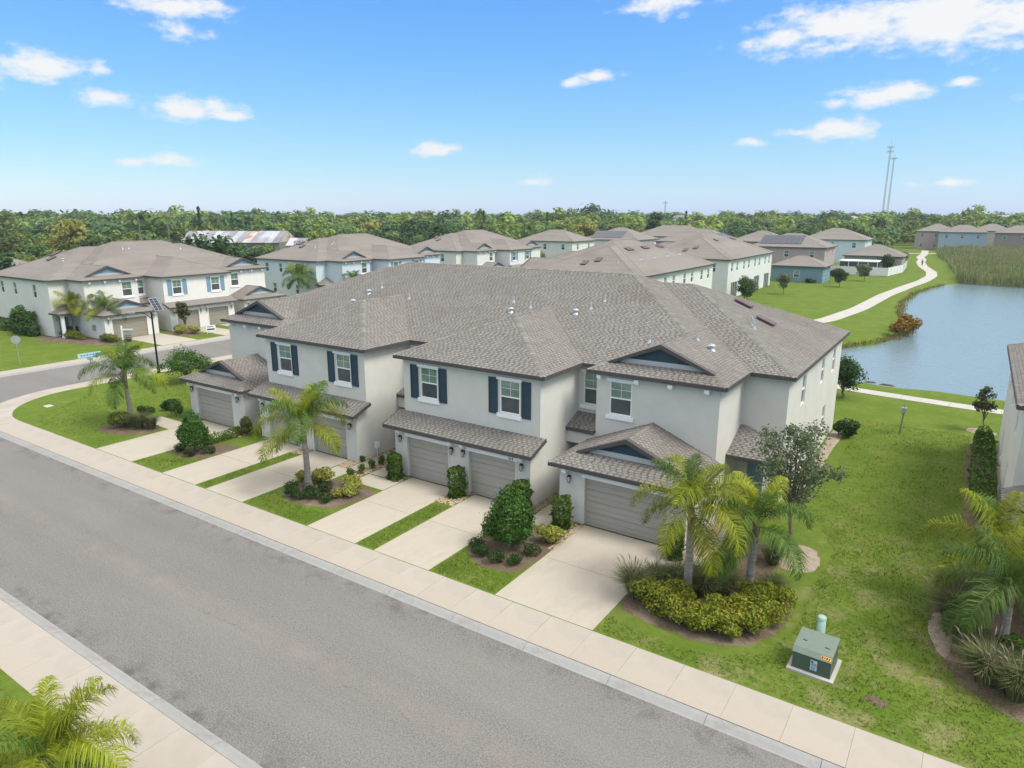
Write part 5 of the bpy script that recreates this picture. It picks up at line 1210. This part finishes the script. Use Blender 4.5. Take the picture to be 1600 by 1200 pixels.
for i, (x, y, w, d, h, mt, lab) in enumerate([(-79.5, 34.2, 6.5, 1.6, .9, 'leaf_olive', 'long flowering hedge under the three palms'), (-74.0, 35.4, 4.2, 1.8, .9, 'leaf_olive', 'rounded hedge end near the white sign post'), (-86.5, 32.6, 5.6, 1.3, 1.1, 'leaf_dark', 'dark hedge along the shaded white townhouse wall, left'), (-92.5, 32.7, 5.0, 1.3, 1.2, 'leaf_hedge', 'hedge at the far left along the shaded townhouse wall'),
        (-81.8, 35.2, 2.4, 1.2, 1.0, 'leaf_dark', 'short dark hedge by the porch column of the white townhouse'), (-72.6, 36.4, 1.2, 1.2, .9, 'rust_shrub', 'reddish shrub at the driveway corner by the white sign post'), (-26.3, 141.8, 2.4, 1.2, .9, 'leaf_dark', 'low bush at the teal house corner'), (-25.0, 158, 3.0, 1.8, 1.8, 'leaf_dark', 'dark shrubs beside the pinkish house')]):
    shrub('hedge', lab, 'hedge', (x, y), bush_mesh('foliage', 110 + i, 2600, .085, M[mt], (w, d, h), 'column' if i in (2, 3, 4) else 'ball', 9, .5), (min(w, 1), d, h))
# rust-coloured marsh shrubs on the pond bank
for i, (x, y, s, lab) in enumerate([(-6.3, 86.5, 1.2, 'rust-coloured marsh shrub on the grassy point, front'), (-5.7, 89.0, 1.4, 'rust-coloured marsh shrub on the grassy point, tall'), (-5.5, 91.5, .9, 'rust-coloured marsh shrub on the grassy point, back')]):
    shrub('marsh_shrub', lab, 'shrub', (x, y), bush_mesh('foliage', 130 + i, 1200, .11, M['rust_shrub'], (2.2, 2.0, 1.5), 'ball', 9, .5), (2, 2, 1.4), 'rust-coloured marsh shrubs', s)
# bank fringe and the reed bed: uncountable
def blades_field(n, sampler, h0, h1, w, mat, name, seed, lean=.18, wavy=False):
    rng = np.random.default_rng(seed); P = sampler(rng, n); n = len(P); a = rng.uniform(0, 6.28, n); hh = rng.uniform(h0, h1, n); hh = hh * (1 + (.28 * np.sin(P[:, 0] * .55 + 1.3 * np.sin(P[:, 1] * .21)) * np.sin(P[:, 1] * .33 + np.sin(P[:, 0] * .3)) if wavy else 0)); ln = rng.normal(0, lean, (n, 2)) * hh[:, None]
    s = np.stack([np.cos(a), np.sin(a)], -1) * w; z = P[:, 2] if P.shape[1] > 2 else np.zeros(n)
    q = lambda xy, zz: np.concatenate([xy, zz[:, None]], 1); B = P[:, :2]
    V = np.stack([q(B - s, z), q(B + s, z), q(B + s * .5 + ln, z + hh), q(B - s * .5 + ln, z + hh)], 1).reshape(-1, 3)
    return raw_mesh(name, V, np.arange(len(V)).reshape(-1, 4), rng.random(n) ** 1.5, mat)
REED = np.array([(-3.0, 161.5), (2, 160.5), (8, 158.5), (30, 160), (60, 165), (60, 290), (-10, 286), (-11.5, 262), (-9.5, 240), (-7.0, 222), (-6.0, 205), (-4.5, 188), (-3.5, 172)])
def reed_s(rng, n):
    p = rng.uniform((-16, 157), (60, 292), (n * 2, 2)); p = p[inside(REED, p[:, 0], p[:, 1])]; p = p[np.argsort(rng.random(len(p)) + (p[:, 0] > 22) * .6 + (p[:, 1] > 225) * .3)][:n]; return np.c_[p, np.full(len(p), -.3)]
tag(place('reed_bed', blades_field(70000, reed_s, 1.5, 2.6, .06, M['reed'], 'reed_bed', 5, .22, True)), 'tall green and straw reed bed at the far end of the pond', 'reeds', kind='stuff')
def bank_s(rng, n):
    k = rng.integers(8, 17, n); t = rng.random(n); a = POND[k]; b = POND[(k + 1) % len(POND)]; p = a + (b - a) * t[:, None] + rng.normal(0, .35, (n, 2)); return np.c_[p, np.full(n, -.35)]
M['bank'] = leafmat('bank_weeds', (.19, .18, .06), (.27, .20, .09))
tag(place('bank_weeds', blades_field(3200, bank_s, .10, .36, .05, M['bank'], 'bank_weeds', 6)), 'brownish weeds fringing the pond bank', 'weeds', kind='stuff')

# near lawn blades
LAWN = [((-8.6, 17.75), (10, 17.75), (10, 30), (-4.2, 30), (-3.2, 27.6), (-3.4, 24.5), (-3.3, 21.5), (-3.8, 19.6), (-4.9, 18.6), (-6.2, 18.35), (-7.6, 18.45), (-8.6, 18.7)), ((-5.0, 30), (1.0, 30), (1.0, 48), (-4.8, 48)),
        ((-15.5, 17.75), (-12.65, 17.75), (-12.65, 19.4), (-13.4, 18.95), (-14.7, 19.1), (-15.5, 19.8)), ((-19.4, 17.75), (-18.55, 17.75), (-18.55, 22.6), (-19.4, 22.4)), ((-26.8, 17.75), (-22.5, 17.75), (-22.5, 19.2), (-23.2, 18.9), (-25.3, 18.8), (-26.8, 19.6)),
        ((-30.55, 17.75), (-29.85, 17.75), (-29.85, 23.4), (-30.55, 23.4)), ((-36.4, 17.75), (-33.65, 17.75), (-33.65, 20.0), (-34.6, 19.5), (-35.6, 19.5), (-36.4, 20.0)), ((-50, 18.2), (-40.5, 17.75), (-40.4, 19.3), (-44.5, 19.6), (-44.6, 30), (-54, 30), (-53, 23)),
        ((-32, 6.0), (-8, 6.0), (-8, -4), (-32, -4))]
dens = [190, 100, 330, 330, 260, 200, 160, 50, 90]
Vs = []; Fs = []; Ts = []; n0 = 0
for pl, dn in zip(LAWN, dens):
    pl = np.array(pl, float); lo, hi = pl.min(0), pl.max(0); rng = np.random.default_rng(int(dn) + len(Vs)); n = int((hi - lo).prod() * dn); p = rng.uniform(lo, hi, (n, 2)); p = p[inside(pl, p[:, 0], p[:, 1])]; p = p[~((p[:, 0] > -3.15) & (p[:, 0] < -1.75) & (p[:, 1] > 18.95) & (p[:, 1] < 20.7))]
    n = len(p); a = rng.uniform(0, 6.283, n); pat = np.sin(p[:, 0] * 1.9 + 2 * np.sin(p[:, 1] * .8)) * np.sin(p[:, 1] * 1.6 + np.sin(p[:, 0] * 1.1)); hh = rng.uniform(.03, .075, n) * (1 + .45 * pat); w = rng.uniform(.008, .018, n)
    s = np.stack([np.cos(a), np.sin(a)], -1) * w[:, None]; ln = rng.normal(0, .06, (n, 2))
    q = lambda xy, z: np.concatenate([xy, z[:, None]], 1)
    V = np.stack([q(p - s, 0 * hh), q(p + s, 0 * hh), q(p + s * .3 + ln, hh), q(p - s * .3 + ln, hh)], 1).reshape(-1, 3); Vs.append(V); Fs.append(np.arange(len(V)).reshape(-1, 4) + n0); n0 += len(V); Ts.append(np.clip(.5 + .3 * pat + rng.normal(0, .2, n), 0, 1))
M['blade'] = M['grass'].copy(); M['blade'].name = 'grass_blade'
tag(place('lawn_grass', raw_mesh('lawn_grass', np.concatenate(Vs), np.concatenate(Fs), np.concatenate(Ts), M['blade'])), 'short green lawn grass along the pavement and between the driveways', 'grass', kind='stuff')

# ------------------------------------------------------------------ the woods
wood = []
for k, (w, h, mt, n, cl) in enumerate([(7.5, 6.5, 'wood_a', 1500, 20), (9, 8.0, 'wood_b', 1700, 24), (6.5, 6.0, 'wood_c', 1300, 18), (6, 8.5, 'wood_b', 1200, 22), (8, 7.2, 'wood_y', 1500, 26), (7, 5.2, 'wood_a', 1300, 18)]):
    me, c = tree_mesh(200 + k, w, h, h * .12, n, .36, M[mt], cl, clump_r=.19, jitter=.3, cvar=.4, lvar=.12); tb = MB(); tb.tube([(0, 0, 0), (.1, 0, h * .35), (0, .1, h * .8)], [.22, .16, .06], 6)
    for q in c[:6]: tb.tube([(0, 0, h * .3), tuple(q)], [.09, .03], 4)
    wood.append((me, tb.mesh('trunk', M['bark']), w, h))
# a tall thin pine for the skyline
pn = MB(); pn.tube([(0, 0, 0), (0, 0, 13)], [.2, .04], 6); rng = np.random.default_rng(4); n = 1300; z = rng.uniform(4, 13.4, n); r = (1.9 * (1 - (z - 4) / 10.5) + .25) * np.sqrt(rng.random(n)) * (.55 + .45 * np.sin(z * 3.1)); a = rng.uniform(0, 6.28, n)
pv = leaves(np.stack([r * np.cos(a), r * np.sin(a), z], -1), np.tile((0, 0, 1.), (n, 1)), np.full(n, .26), rng, .5)
PINE = (raw_mesh('crown', *pv, M['wood_b']), pn.mesh('trunk', M['bark']))
def wood_tree(k, x, y, s, label, group='trees of the wood beyond the houses', tall=1.0):
    me, tr, w, h = wood[k]; T = thing('wood_tree', label, 'tree', (x, y, 0), random.uniform(0, 6.28), group); place('crown', me, T, sc=(s, s, s * tall)); place('trunk', tr, T, sc=(s, s, s * tall)); return T
# trees that stand out
wood_tree(4, -196, 196, 1.6, 'large yellow-flowering tree behind the pale blue townhouse', None); wood_tree(1, -158, 178, 1.55, 'largest dark rounded tree, right of the yellow tree', None); wood_tree(1, -146, 182, 1.35, 'dark rounded tree adjoining the largest dark tree', None)
wood_tree(1, -106, 181, 1.25, 'dark tree above the gap between the far townhouses', None); wood_tree(4, -196, 88, 1.35, 'yellowish feathery tree above the white townhouse roof', None, tall=1.3); wood_tree(2, -150, 112, 1.0, 'light green tree beside the rusty shed gable', None)
wood_tree(2, -91, 147, .75, 'small bright green tree between two far roofs', None); wood_tree(3, -92, 224, 1.75, 'tall dark oak on the skyline right of centre', None); wood_tree(2, -41, 178, .7, 'small light tree right of the solar roofs', None)
for i, (x, y, s, lab) in enumerate([(-240, 152, 1.15, 'tall columnar pine on the skyline above the white townhouse'), (-330, 130, 1.0, 'lone thin pine on the skyline at far left'), (-172, 236, 1.05, 'dark pine in the clump above the largest dark tree'), (-165, 240, .95, 'pine just right of the clump above the largest dark tree'), (-150, 250, 1.0, 'thin pine left of the skyline oak'), (-120, 330, 1.05, 'pine on the skyline near the white block'), (-232, 160, 1.0, 'broad pine beside the tall columnar pine')]):
    T = thing('pine_tree', lab, 'tree', (x, y, 0), i, 'skyline pines'); place('crown', PINE[0], T, sc=s); place('trunk', PINE[1], T, sc=s)
FOOT = [(-98, -52 + 0, 30, 132)]
def free(x, y):
    if -100 < x < -22 and 15 < y < 139: return False                  # the townhouse rows
    if x > -104 and y < 152 and x > -104 and y < 139: return False
    if -108 < x < 40 and 139 <= y < 155: return x < -100
    if -103 < x < -68 and 150 < y < 216: return False
    if -70 < x < -10 and 130 < y < 222: return False
    if -26 < x < 80 and 40 < y < 330: return False
    if -80 < x < 14 and 255 < y < 275: return False
    if x < -100 and y < 20: return True
    if -222 < x < -150 and 118 < y < 160 and abs((x + 200) * -.545 + (y - 140) * .839) < 13: return False
    if abs(math.atan2(y, x) - math.atan2(140, -200)) < .085 and 165 < math.hypot(x, y) < 246: return False
    if math.hypot(x + 160, y - 138) < 12 or math.hypot(x + 157, y - 52) < 13: return False
    if -68 < x < -54 and y < 300: return False
    return True
rnd = random.Random(21); cand = []; cells = {}
for _ in range(60000):
    az = R(rnd.uniform(-50, 48)); D = 105 + 560 * rnd.random() ** 1.25; ang = YAW + math.pi / 2 + az; x, y = D * math.cos(ang), D * math.sin(ang)
    if not free(x, y): continue
    cx, cy = int(x // 8), int(y // 8); rr = (3.4 + D * .006) ** 2
    if any((x - a) ** 2 + (y - b) ** 2 < rr for i in (-1, 0, 1) for j in (-1, 0, 1) for a, b in cells.get((cx + i, cy + j), ())): continue
    cand.append((x, y, D)); cells.setdefault((cx, cy), []).append((x, y))
    if len(cand) > 2300: break
cand.sort(key=lambda c: c[2])
LAB = ['mid-green bushy tree in the wood beyond the houses', 'dark evergreen tree in the wood beyond the houses', 'light green tree in the wood beyond the houses', 'tall narrow dark tree in the wood beyond the houses', 'yellowish tree in the wood beyond the houses', 'low mid-green scrub tree in the wood beyond the houses']
def pick(x, y): 
    v = math.sin(x * .031 + 1.3) * math.cos(y * .027) + rnd.uniform(-.9, .9)
    return 1 if v > .75 else 3 if v > .6 else 0 if v > -.1 else 5 if v > -.55 else 2 if v > -1.25 else 4
NI = 280
for x, y, D in cand[:NI]:
    k = pick(x, y); wood_tree(k, x, y, math.exp(rnd.gauss(-.2, .3)) + min(.6, max(0, D - 150) / 330), LAB[k], 'wood trees: ' + ['mid green', 'dark', 'light', 'narrow', 'yellowish', 'scrub'][k])
# the rest of the wood reads as one mass
cl = []
for k, mt in enumerate(['wood_a', 'wood_b', 'wood_c']):
    me, c = tree_mesh(300 + k, 9, 7.5, .5, 380, .66, M['wood_a'], 16, clump_r=.22, jitter=.3); V = np.empty(len(me.vertices) * 3, np.float32); me.vertices.foreach_get('co', V); cl.append(V.reshape(-1, 3)); bpy.data.meshes.remove(me)
Vs = {0: [], 1: [], 2: []}; Tn = {0: [], 1: [], 2: []}
for x, y, D in cand[NI:]:
    k = rnd.choice((0, 0, 1, 2, 2)); s = math.exp(rnd.gauss(-.05, .22)) + min(.68, max(0, D - 150) / 420); a = rnd.uniform(0, 6.28); v = cl[k] * s; v = np.stack([v[:, 0] * math.cos(a) - v[:, 1] * math.sin(a) + x, v[:, 0] * math.sin(a) + v[:, 1] * math.cos(a) + y, v[:, 2] * rnd.uniform(.85, 1.12)], -1)
    Vs[k].append(v); Tn[k].append(np.clip(np.random.default_rng(len(Vs[k])).uniform(.38, .62, len(v) // 4) + rnd.uniform(-.38, .38), 0, 1))
wr = thing('distant_wood', 'distant green wood filling the horizon behind the houses', 'wood'); wr['kind'] = 'stuff'
for k, mt in enumerate(['wood_a', 'wood_b', 'wood_c']):
    V = np.concatenate(Vs[k]); o = place('canopy', raw_mesh('canopy', V, np.arange(len(V)).reshape(-1, 4), np.concatenate(Tn[k]), M[mt]), wr); o['kind'] = 'stuff'

# ------------------------------------------------------------------ street furniture and small things
T = thing('transformer_cabinet', 'dark green transformer cabinet with pale slanted lid on a concrete pad', 'cabinet', (-2.45, 19.75, 0), R(-2))
b = MB(); b.box(-.64, .64, -.66, .62, -.05, .07); b.build('concrete_pad', M['path'], T)
b = MB(); w = .52; prof = [(-.52, .072), (-.52, .60), (-.40, .70), (.50, .80), (.50, .072)]
for i in range(len(prof)):
    if i in (1, 2): continue
    (y0, z0), (y1, z1) = prof[i], prof[(i + 1) % len(prof)]; b.face([(-w, y0, z0), (w, y0, z0), (w, y1, z1), (-w, y1, z1)])
for s in (-1, 1): b.face([(s * w, y, z) for y, z in prof])
b.box(-w - .012, w + .012, -.535, .515, .072, .12); b.build('body', M['xfmr'], T)
b = MB(); b.face([(-w - .015, -.545, .585), (w + .015, -.545, .585), (w + .015, -.405, .712), (-w - .015, -.405, .712)]); b.face([(-w - .015, -.405, .712), (w + .015, -.405, .712), (w + .015, .52, .815), (-w - .015, .52, .815)])
for s in (-1, 1): b.face([(s * (w + .015), -.545, .585), (s * (w + .015), -.405, .712), (s * (w + .015), .52, .815), (s * (w + .015), .52, .77), (s * (w + .015), -.39, .665)])
lid = b.build('lid', M['xfmr_top'], T)
for x0, x1, y0 in ((-.38, -.25, -.05), (.25, .38, -.1)):
    b = MB(); zz = .712 + (y0 + .405) / .925 * .103; b.box(x0, x1, y0 - .012, y0 + .012, zz + .004, zz + .02); b.build('lid_hinge', M['xfmr'], lid)
b = MB(); b.box(-.02, .16, -.529, -.524, .33, .49); b.box(-.02, .16, -.529, -.524, .17, .31); lab = b.build('label_plate', M['sticker'], T)
b = MB(); b.box(0, .06, -.532, -.530, .41, .46); b.box(.005, .14, -.532, -.530, .35, .365); b.box(.005, .14, -.532, -.530, .385, .395)
for k in range(4): b.box(.005, .13, -.532, -.530, .19 + .028 * k, .20 + .028 * k)
b.build('label_print', M['ink'], lab)
b = MB(); n_ = np.array((0, -.67, .74)); c = np.array((.37, -.475, .649)); b.obox(c + n_ * .004, (.13, 0, 0), np.array((0, .74, .67)) * .045, n_ * .003); st_ = b.build('warning_sticker', M['sticker_or'], T)
b = MB()
for k, wd in enumerate((.02, .012, .02, .015)): b.obox(c + n_ * .009 + np.array((-.095 + .06 * k, 0, 0)), (wd, 0, 0), np.array((0, .74, .67)) * .03, n_ * .001)
b.build('sticker_print', M['ink'], st_)
T = thing('utility_pedestal', 'pale green plastic utility pedestal behind the green cabinet', 'pedestal', (-2.58, 21.3, 0))
b = MB(); b.tube([(0, 0, 0), (0, 0, .06), (0, 0, .1), (0, 0, .12), (0, 0, .14), (0, 0, .68)], [.145, .145, .135, .145, .13, .13], 18); b.build('shell', M['pipe_green'], T, True); b = MB(); b.tube([(0, 0, .68), (0, 0, .73), (0, 0, .76), (0, 0, .77)], [.14, .14, .115, .05], 18); b.build('cap', M['pipe_green'], T, True)
bed('bare_soil', [(-2.95, 21.1), (-2.6, 20.85), (-2.2, 21.1), (-2.15, 21.5), (-2.6, 21.6), (-2.95, 21.4)], 'dirt', .015, .03)
# lamp post with a solar panel
T = thing('street_lamp', 'black solar street lamp with tilted panel at the corner of the side street', 'street lamp', (-55.8, 30.2, 0))
b = MB(); b.tube([(0, 0, 0), (0, 0, .5), (0, 0, .55), (0, 0, 5.2)], [.13, .13, .085, .06], 10); b.tube([(0, 0, 0), (0, 0, .06)], .2, 10); b.build('post', M['black_metal'], T)
b = MB(); b.tube([(0, 0, 4.55), (-.35, -.25, 4.95), (-.8, -.55, 5.1), (-1.1, -.75, 5.1)], [.04, .035, .03, .03], 7); b.build('arm', M['black_metal'], T)
b = MB(); d = np.array((-.82, -.56, 0)); s_ = np.array((.56, -.82, 0)); b.obox(np.array((-1.4, -.95, 5.08)), d * .35, s_ * .13, (0, 0, .05)); b.build('lamp_head', M['galv'], T)
b = MB(); nz = np.array((.75, .05, .62)); nz /= np.linalg.norm(nz); u_ = np.cross(nz, (0, 0, 1)); u_ /= np.linalg.norm(u_); v_ = np.cross(nz, u_); b.obox((.35, .25, 5.75), u_ * .36, v_ * .62, nz * .03); b.bar((0, 0, 5.1), (.3, .2, 5.7), .06, .06); pn_ = b.build('panel_frame', M['galv'], T)
b = MB()
for i in range(2):
    for j in range(5): b.obox(np.array((.35, .25, 5.75)) + u_ * (-.17 + .34 * i) + v_ * (-.48 + .24 * j) + nz * .033, u_ * .155, v_ * .11, nz * .003)
b.build('solar_cell', M['solar'], pn_, kind='stuff')
# street name sign, stop sign, real-estate signs
T = thing('street_sign', 'pale street-name sign with blue lettering on a thin post behind the corner palm', 'sign', (-56.8, 25.45, 0))
b = MB(); b.tube([(0, 0, 0), (0, 0, 2.1)], .035, 6); b.build('post', M['galv'], T)
for nm, bx_, pr in (('x', (-.02, .02, -.85, .85, 2.1, 2.42), 0), ('y', (-.45, .45, -.02, .02, 1.84, 2.06), 1)):
    b = MB(); b.box(*bx_); pl = b.build('name_blade', M['sticker'] if pr == 0 else M['sign_blue'], T); b = MB()
    for k in range(6):
        if pr == 0:
            for sx in (-.026, .022): b.box(sx, sx + .004, -.66 + .22 * k, -.52 + .22 * k, 2.2, 2.33)
        else: b.box(-.36 + .13 * k, -.28 + .13 * k, -.026, -.022, 1.9, 2.0)
    b.build('lettering', M['sign_blue'] if pr == 0 else M['white_paint'], pl)
T = thing('stop_sign', 'grey back of an octagonal road sign on the far lawn at left', 'sign', (-69.2, 25.2, 0), R(60)); b = MB(); b.tube([(0, 0, 0), (0, 0, 2.6)], .03, 6); b.build('post', M['galv'], T)
b = MB(); P = [(.38 * math.cos(R(22.5 + 45 * k)), .38 * math.sin(R(22.5 + 45 * k))) for k in range(8)]; b.face([(x, -.035, 2.25 + z) for x, z in P]); b.face([(x, -.05, 2.25 + z) for x, z in P]); b.build('sign_plate', M['galv'], T)
T = thing('yard_sign', 'white real-estate sign post with hanging panels before the white townhouse', 'sign', (-70.0, 34.7, 0), R(40)); b = MB(); b.box(-.06, .06, -.06, .06, 0, 2.05); b.tube([(0, 0, 2.05), (0, 0, 2.15)], [.09, .01], 4); b.build('post', M['white_paint'], T)
b = MB(); b.box(.06, 1.05, -.04, .04, 1.7, 1.8); b.build('arm', M['white_paint'], T)
for z0, z1 in ((1.1, 1.62), (.85, 1.04)):
    b = MB(); b.box(.15, .95, -.012, .012, z0, z1); pl = b.build('hanging_panel', M['galv'], T); b = MB(); b.box(.25, .85, -.018, -.014, z0 + .06, z0 + .1); b.box(.25, .7, -.018, -.014, z1 - .1, z1 - .06); b.build('lettering', M['ink'], pl)
T = thing('small_sign', 'low white sign with dark print by the magnolia driveway', 'sign', (-69.8, 44.2, 0), R(70)); b = MB(); b.box(-.5, .5, -.02, .02, .3, .95); b.build('board', M['white_paint'], T); b = MB(); b.box(-.4, .4, -.026, -.022, .42, .58); b.box(-.4, .25, -.026, -.022, .74, .82); b.build('lettering', M['shorts'], T)
for x in (-.4, .4): b = MB(); b.box(x - .02, x + .02, -.015, .015, 0, .3); b.build('stake', M['white_paint'], T)
T = thing('nest_box_post', 'weathered post with a small box on the lawn before the pond', 'post', (-2.6, 46.3, 0)); b = MB(); b.tube([(0, 0, 0), (.06, 0, 1.35)], .055, 6); b.build('post', M['brownwood'], T); b = MB(); b.box(-.07, .19, -.12, .12, 1.3, 1.62); b.build('box', M['galv'], T); b = MB(); b.bar((-.3, 0, 1.75), (.42, 0, 1.78), .02, .02); b.tube([(.06, 0, 1.6), (.06, 0, 1.85)], .02, 5); b.build('perch', M['brownwood'], T)
b = MB(); b.box(-.32, .32, -.24, .24, .0, .025); o = b.build('utility_cover', M['path']); o.location = (-52.3, 20.3, .0); tag(o, 'pale concrete utility cover set in the corner lawn', 'utility cover')
T = thing('road_marker', 'small blue reflector on the road at the bottom edge', 'marker', (-11.95, 8.75, -.1)); b = MB(); b.tube([(0, 0, 0), (0, 0, .03), (0, 0, .045)], [.085, .07, .04], 10); b.build('body', M['sign_blue'], T); b = MB(); b.box(-.05, .05, -.075, -.06, .008, .03); b.build('reflector', M['sticker'], T)
# small dark floating shapes of unknown kind near the bank, modelled as logs
for i, (x, y, rz, l) in enumerate(((-6.1, 61.9, .3, 1.0), (-4.8, 61.6, -.1, 1.2))):
    b = MB(); b.tube([(-l / 2, 0, 0), (-l / 4, .03, .05), (l / 4, 0, .06), (l / 2, .06, 0)], [.03, .08, .07, .02], 6); o = b.build('floating_shape', M['bark']); o.location = (x, y, -.5); o.rotation_euler = (0, 0, rz); tag(o, ['small dark shape floating near the bank, left one', 'small dark shape floating near the bank, right one'][i], 'floating shape')
# cyclist on the path
def cyclist():
    bx, by = -11.9, 206; T = thing('bicycle', 'dark bicycle ridden along the far pond path', 'bicycle', (bx, by, .03), R(100))
    for x in (-.52, .52):
        b = MB(); n = 20
        for k in range(n):
            a0, a1 = 6.2832 * k / n, 6.2832 * (k + 1) / n; b.bar((x + .33 * math.cos(a0), 0, .34 + .33 * math.sin(a0)), (x + .33 * math.cos(a1), 0, .34 + .33 * math.sin(a1)), .035, .035)
        for k in range(8): a = 6.2832 * k / 8; b.bar((x, 0, .34), (x + .32 * math.cos(a), 0, .34 + .32 * math.sin(a)), .006, .006)
        b.build('wheel', M['rubber'], T)
    b = MB()
    for p, q in (((-.52, .34), (-.05, .3)), ((-.05, .3), (-.2, .85)), ((-.2, .8), (.4, .85)), ((-.05, .3), (.38, .75)), ((-.52, .34), (-.2, .78)), ((.52, .34), (.36, .95))): b.bar((p[0], 0, p[1]), (q[0], 0, q[1]), .04, .04)
    b.build('frame', M['black_metal'], T); b = MB(); b.bar((.36, -.28, 1.0), (.36, .28, 1.0), .03, .03); b.bar((.36, 0, .9), (.36, 0, 1.0), .03, .03); b.build('handlebar', M['black_metal'], T); b = MB(); b.box(-.33, -.08, -.07, .07, .86, .92); b.build('saddle', M['rubber'], T)
    P = thing('person', 'cyclist in a pale shirt and dark shorts riding on the far path', 'person', (bx, by, .03), R(100))
    me = bpy.data.meshes.new('body'); J = [(-.2, 0, .98), (-.1, 0, 1.25), (.06, 0, 1.5), (.12, 0, 1.6), (.17, 0, 1.76), (.05, .19, 1.47), (.2, .24, 1.22), (.36, .24, 1.03), (.05, -.19, 1.47), (.2, -.24, 1.22), (.36, -.24, 1.03), (-.18, .1, .94), (.18, .12, .72), (0, .12, .3), (.12, .12, .24), (-.18, -.1, .94), (.14, -.12, .88), (-.02, -.12, .5), (.1, -.12, .44)]
    E_ = [(0, 1), (1, 2), (2, 3), (3, 4), (2, 5), (5, 6), (6, 7), (2, 8), (8, 9), (9, 10), (0, 11), (11, 12), (12, 13), (13, 14), (0, 15), (15, 16), (16, 17), (17, 18)]
    rad = [.15, .16, .15, .06, .11, .065, .05, .04, .065, .05, .04, .1, .075, .05, .04, .1, .075, .05, .04]
    me.from_pydata(J, E_, []); o = bpy.data.objects.new('body', me); link(o, P); m = o.modifiers.new('skin', 'SKIN'); o.modifiers.new('sub', 'SUBSURF').levels = 1; o.modifiers['sub'].render_levels = 1
    for i, v in enumerate(me.skin_vertices[0].data): v.radius = (rad[i], rad[i]); v.use_root = (i == 0)
    me.materials.append(M['skin'])
    b = MB(); b.tube([(-.2, 0, .98), (-.12, 0, 1.2), (.02, 0, 1.42), (.07, 0, 1.54)], [.185, .2, .2, .12], 10)
    for s in (-1, 1): b.tube([(.05, .16 * s, 1.48), (.15, .23 * s, 1.3)], [.1, .085], 8)
    b.build('shirt', M['shirt'], P); b = MB()
    b.tube([(-.22, 0, .9), (-.19, 0, 1.03)], [.19, .195], 10)
    for s, z in ((1, .74), (-1, .88)): b.tube([(-.18, .1 * s, .95), (.14, .12 * s, z + .03)], [.13, .1], 8)
    b.build('shorts', M['shorts'], P); b = MB(); b.tube([(.15, 0, 1.78), (.16, 0, 1.86), (.16, 0, 1.91)], [.13, .115, .04], 8); b.build('helmet', M['white_paint'], P)
cyclist()

# ------------------------------------------------------------------ the humid air
hz = bpy.data.materials.new('haze'); hz.use_nodes = True; nt = hz.node_tree; nt.nodes.clear(); o_ = nt.nodes.new('ShaderNodeOutputMaterial'); v_ = nt.nodes.new('ShaderNodeVolumePrincipled')
v_.inputs['Color'].default_value = (.86, .96, 1, 1); v_.inputs['Density'].default_value = .00024; v_.inputs['Anisotropy'].default_value = .2
nt.links.new(v_.outputs[0], o_.inputs['Volume'])
b = MB(); b.box(-803, 503, -203, 1073, -2.5, 112); h_ = b.build('haze', hz); tag(h_, 'thin pale haze over the whole neighbourhood', 'haze', kind='stuff')
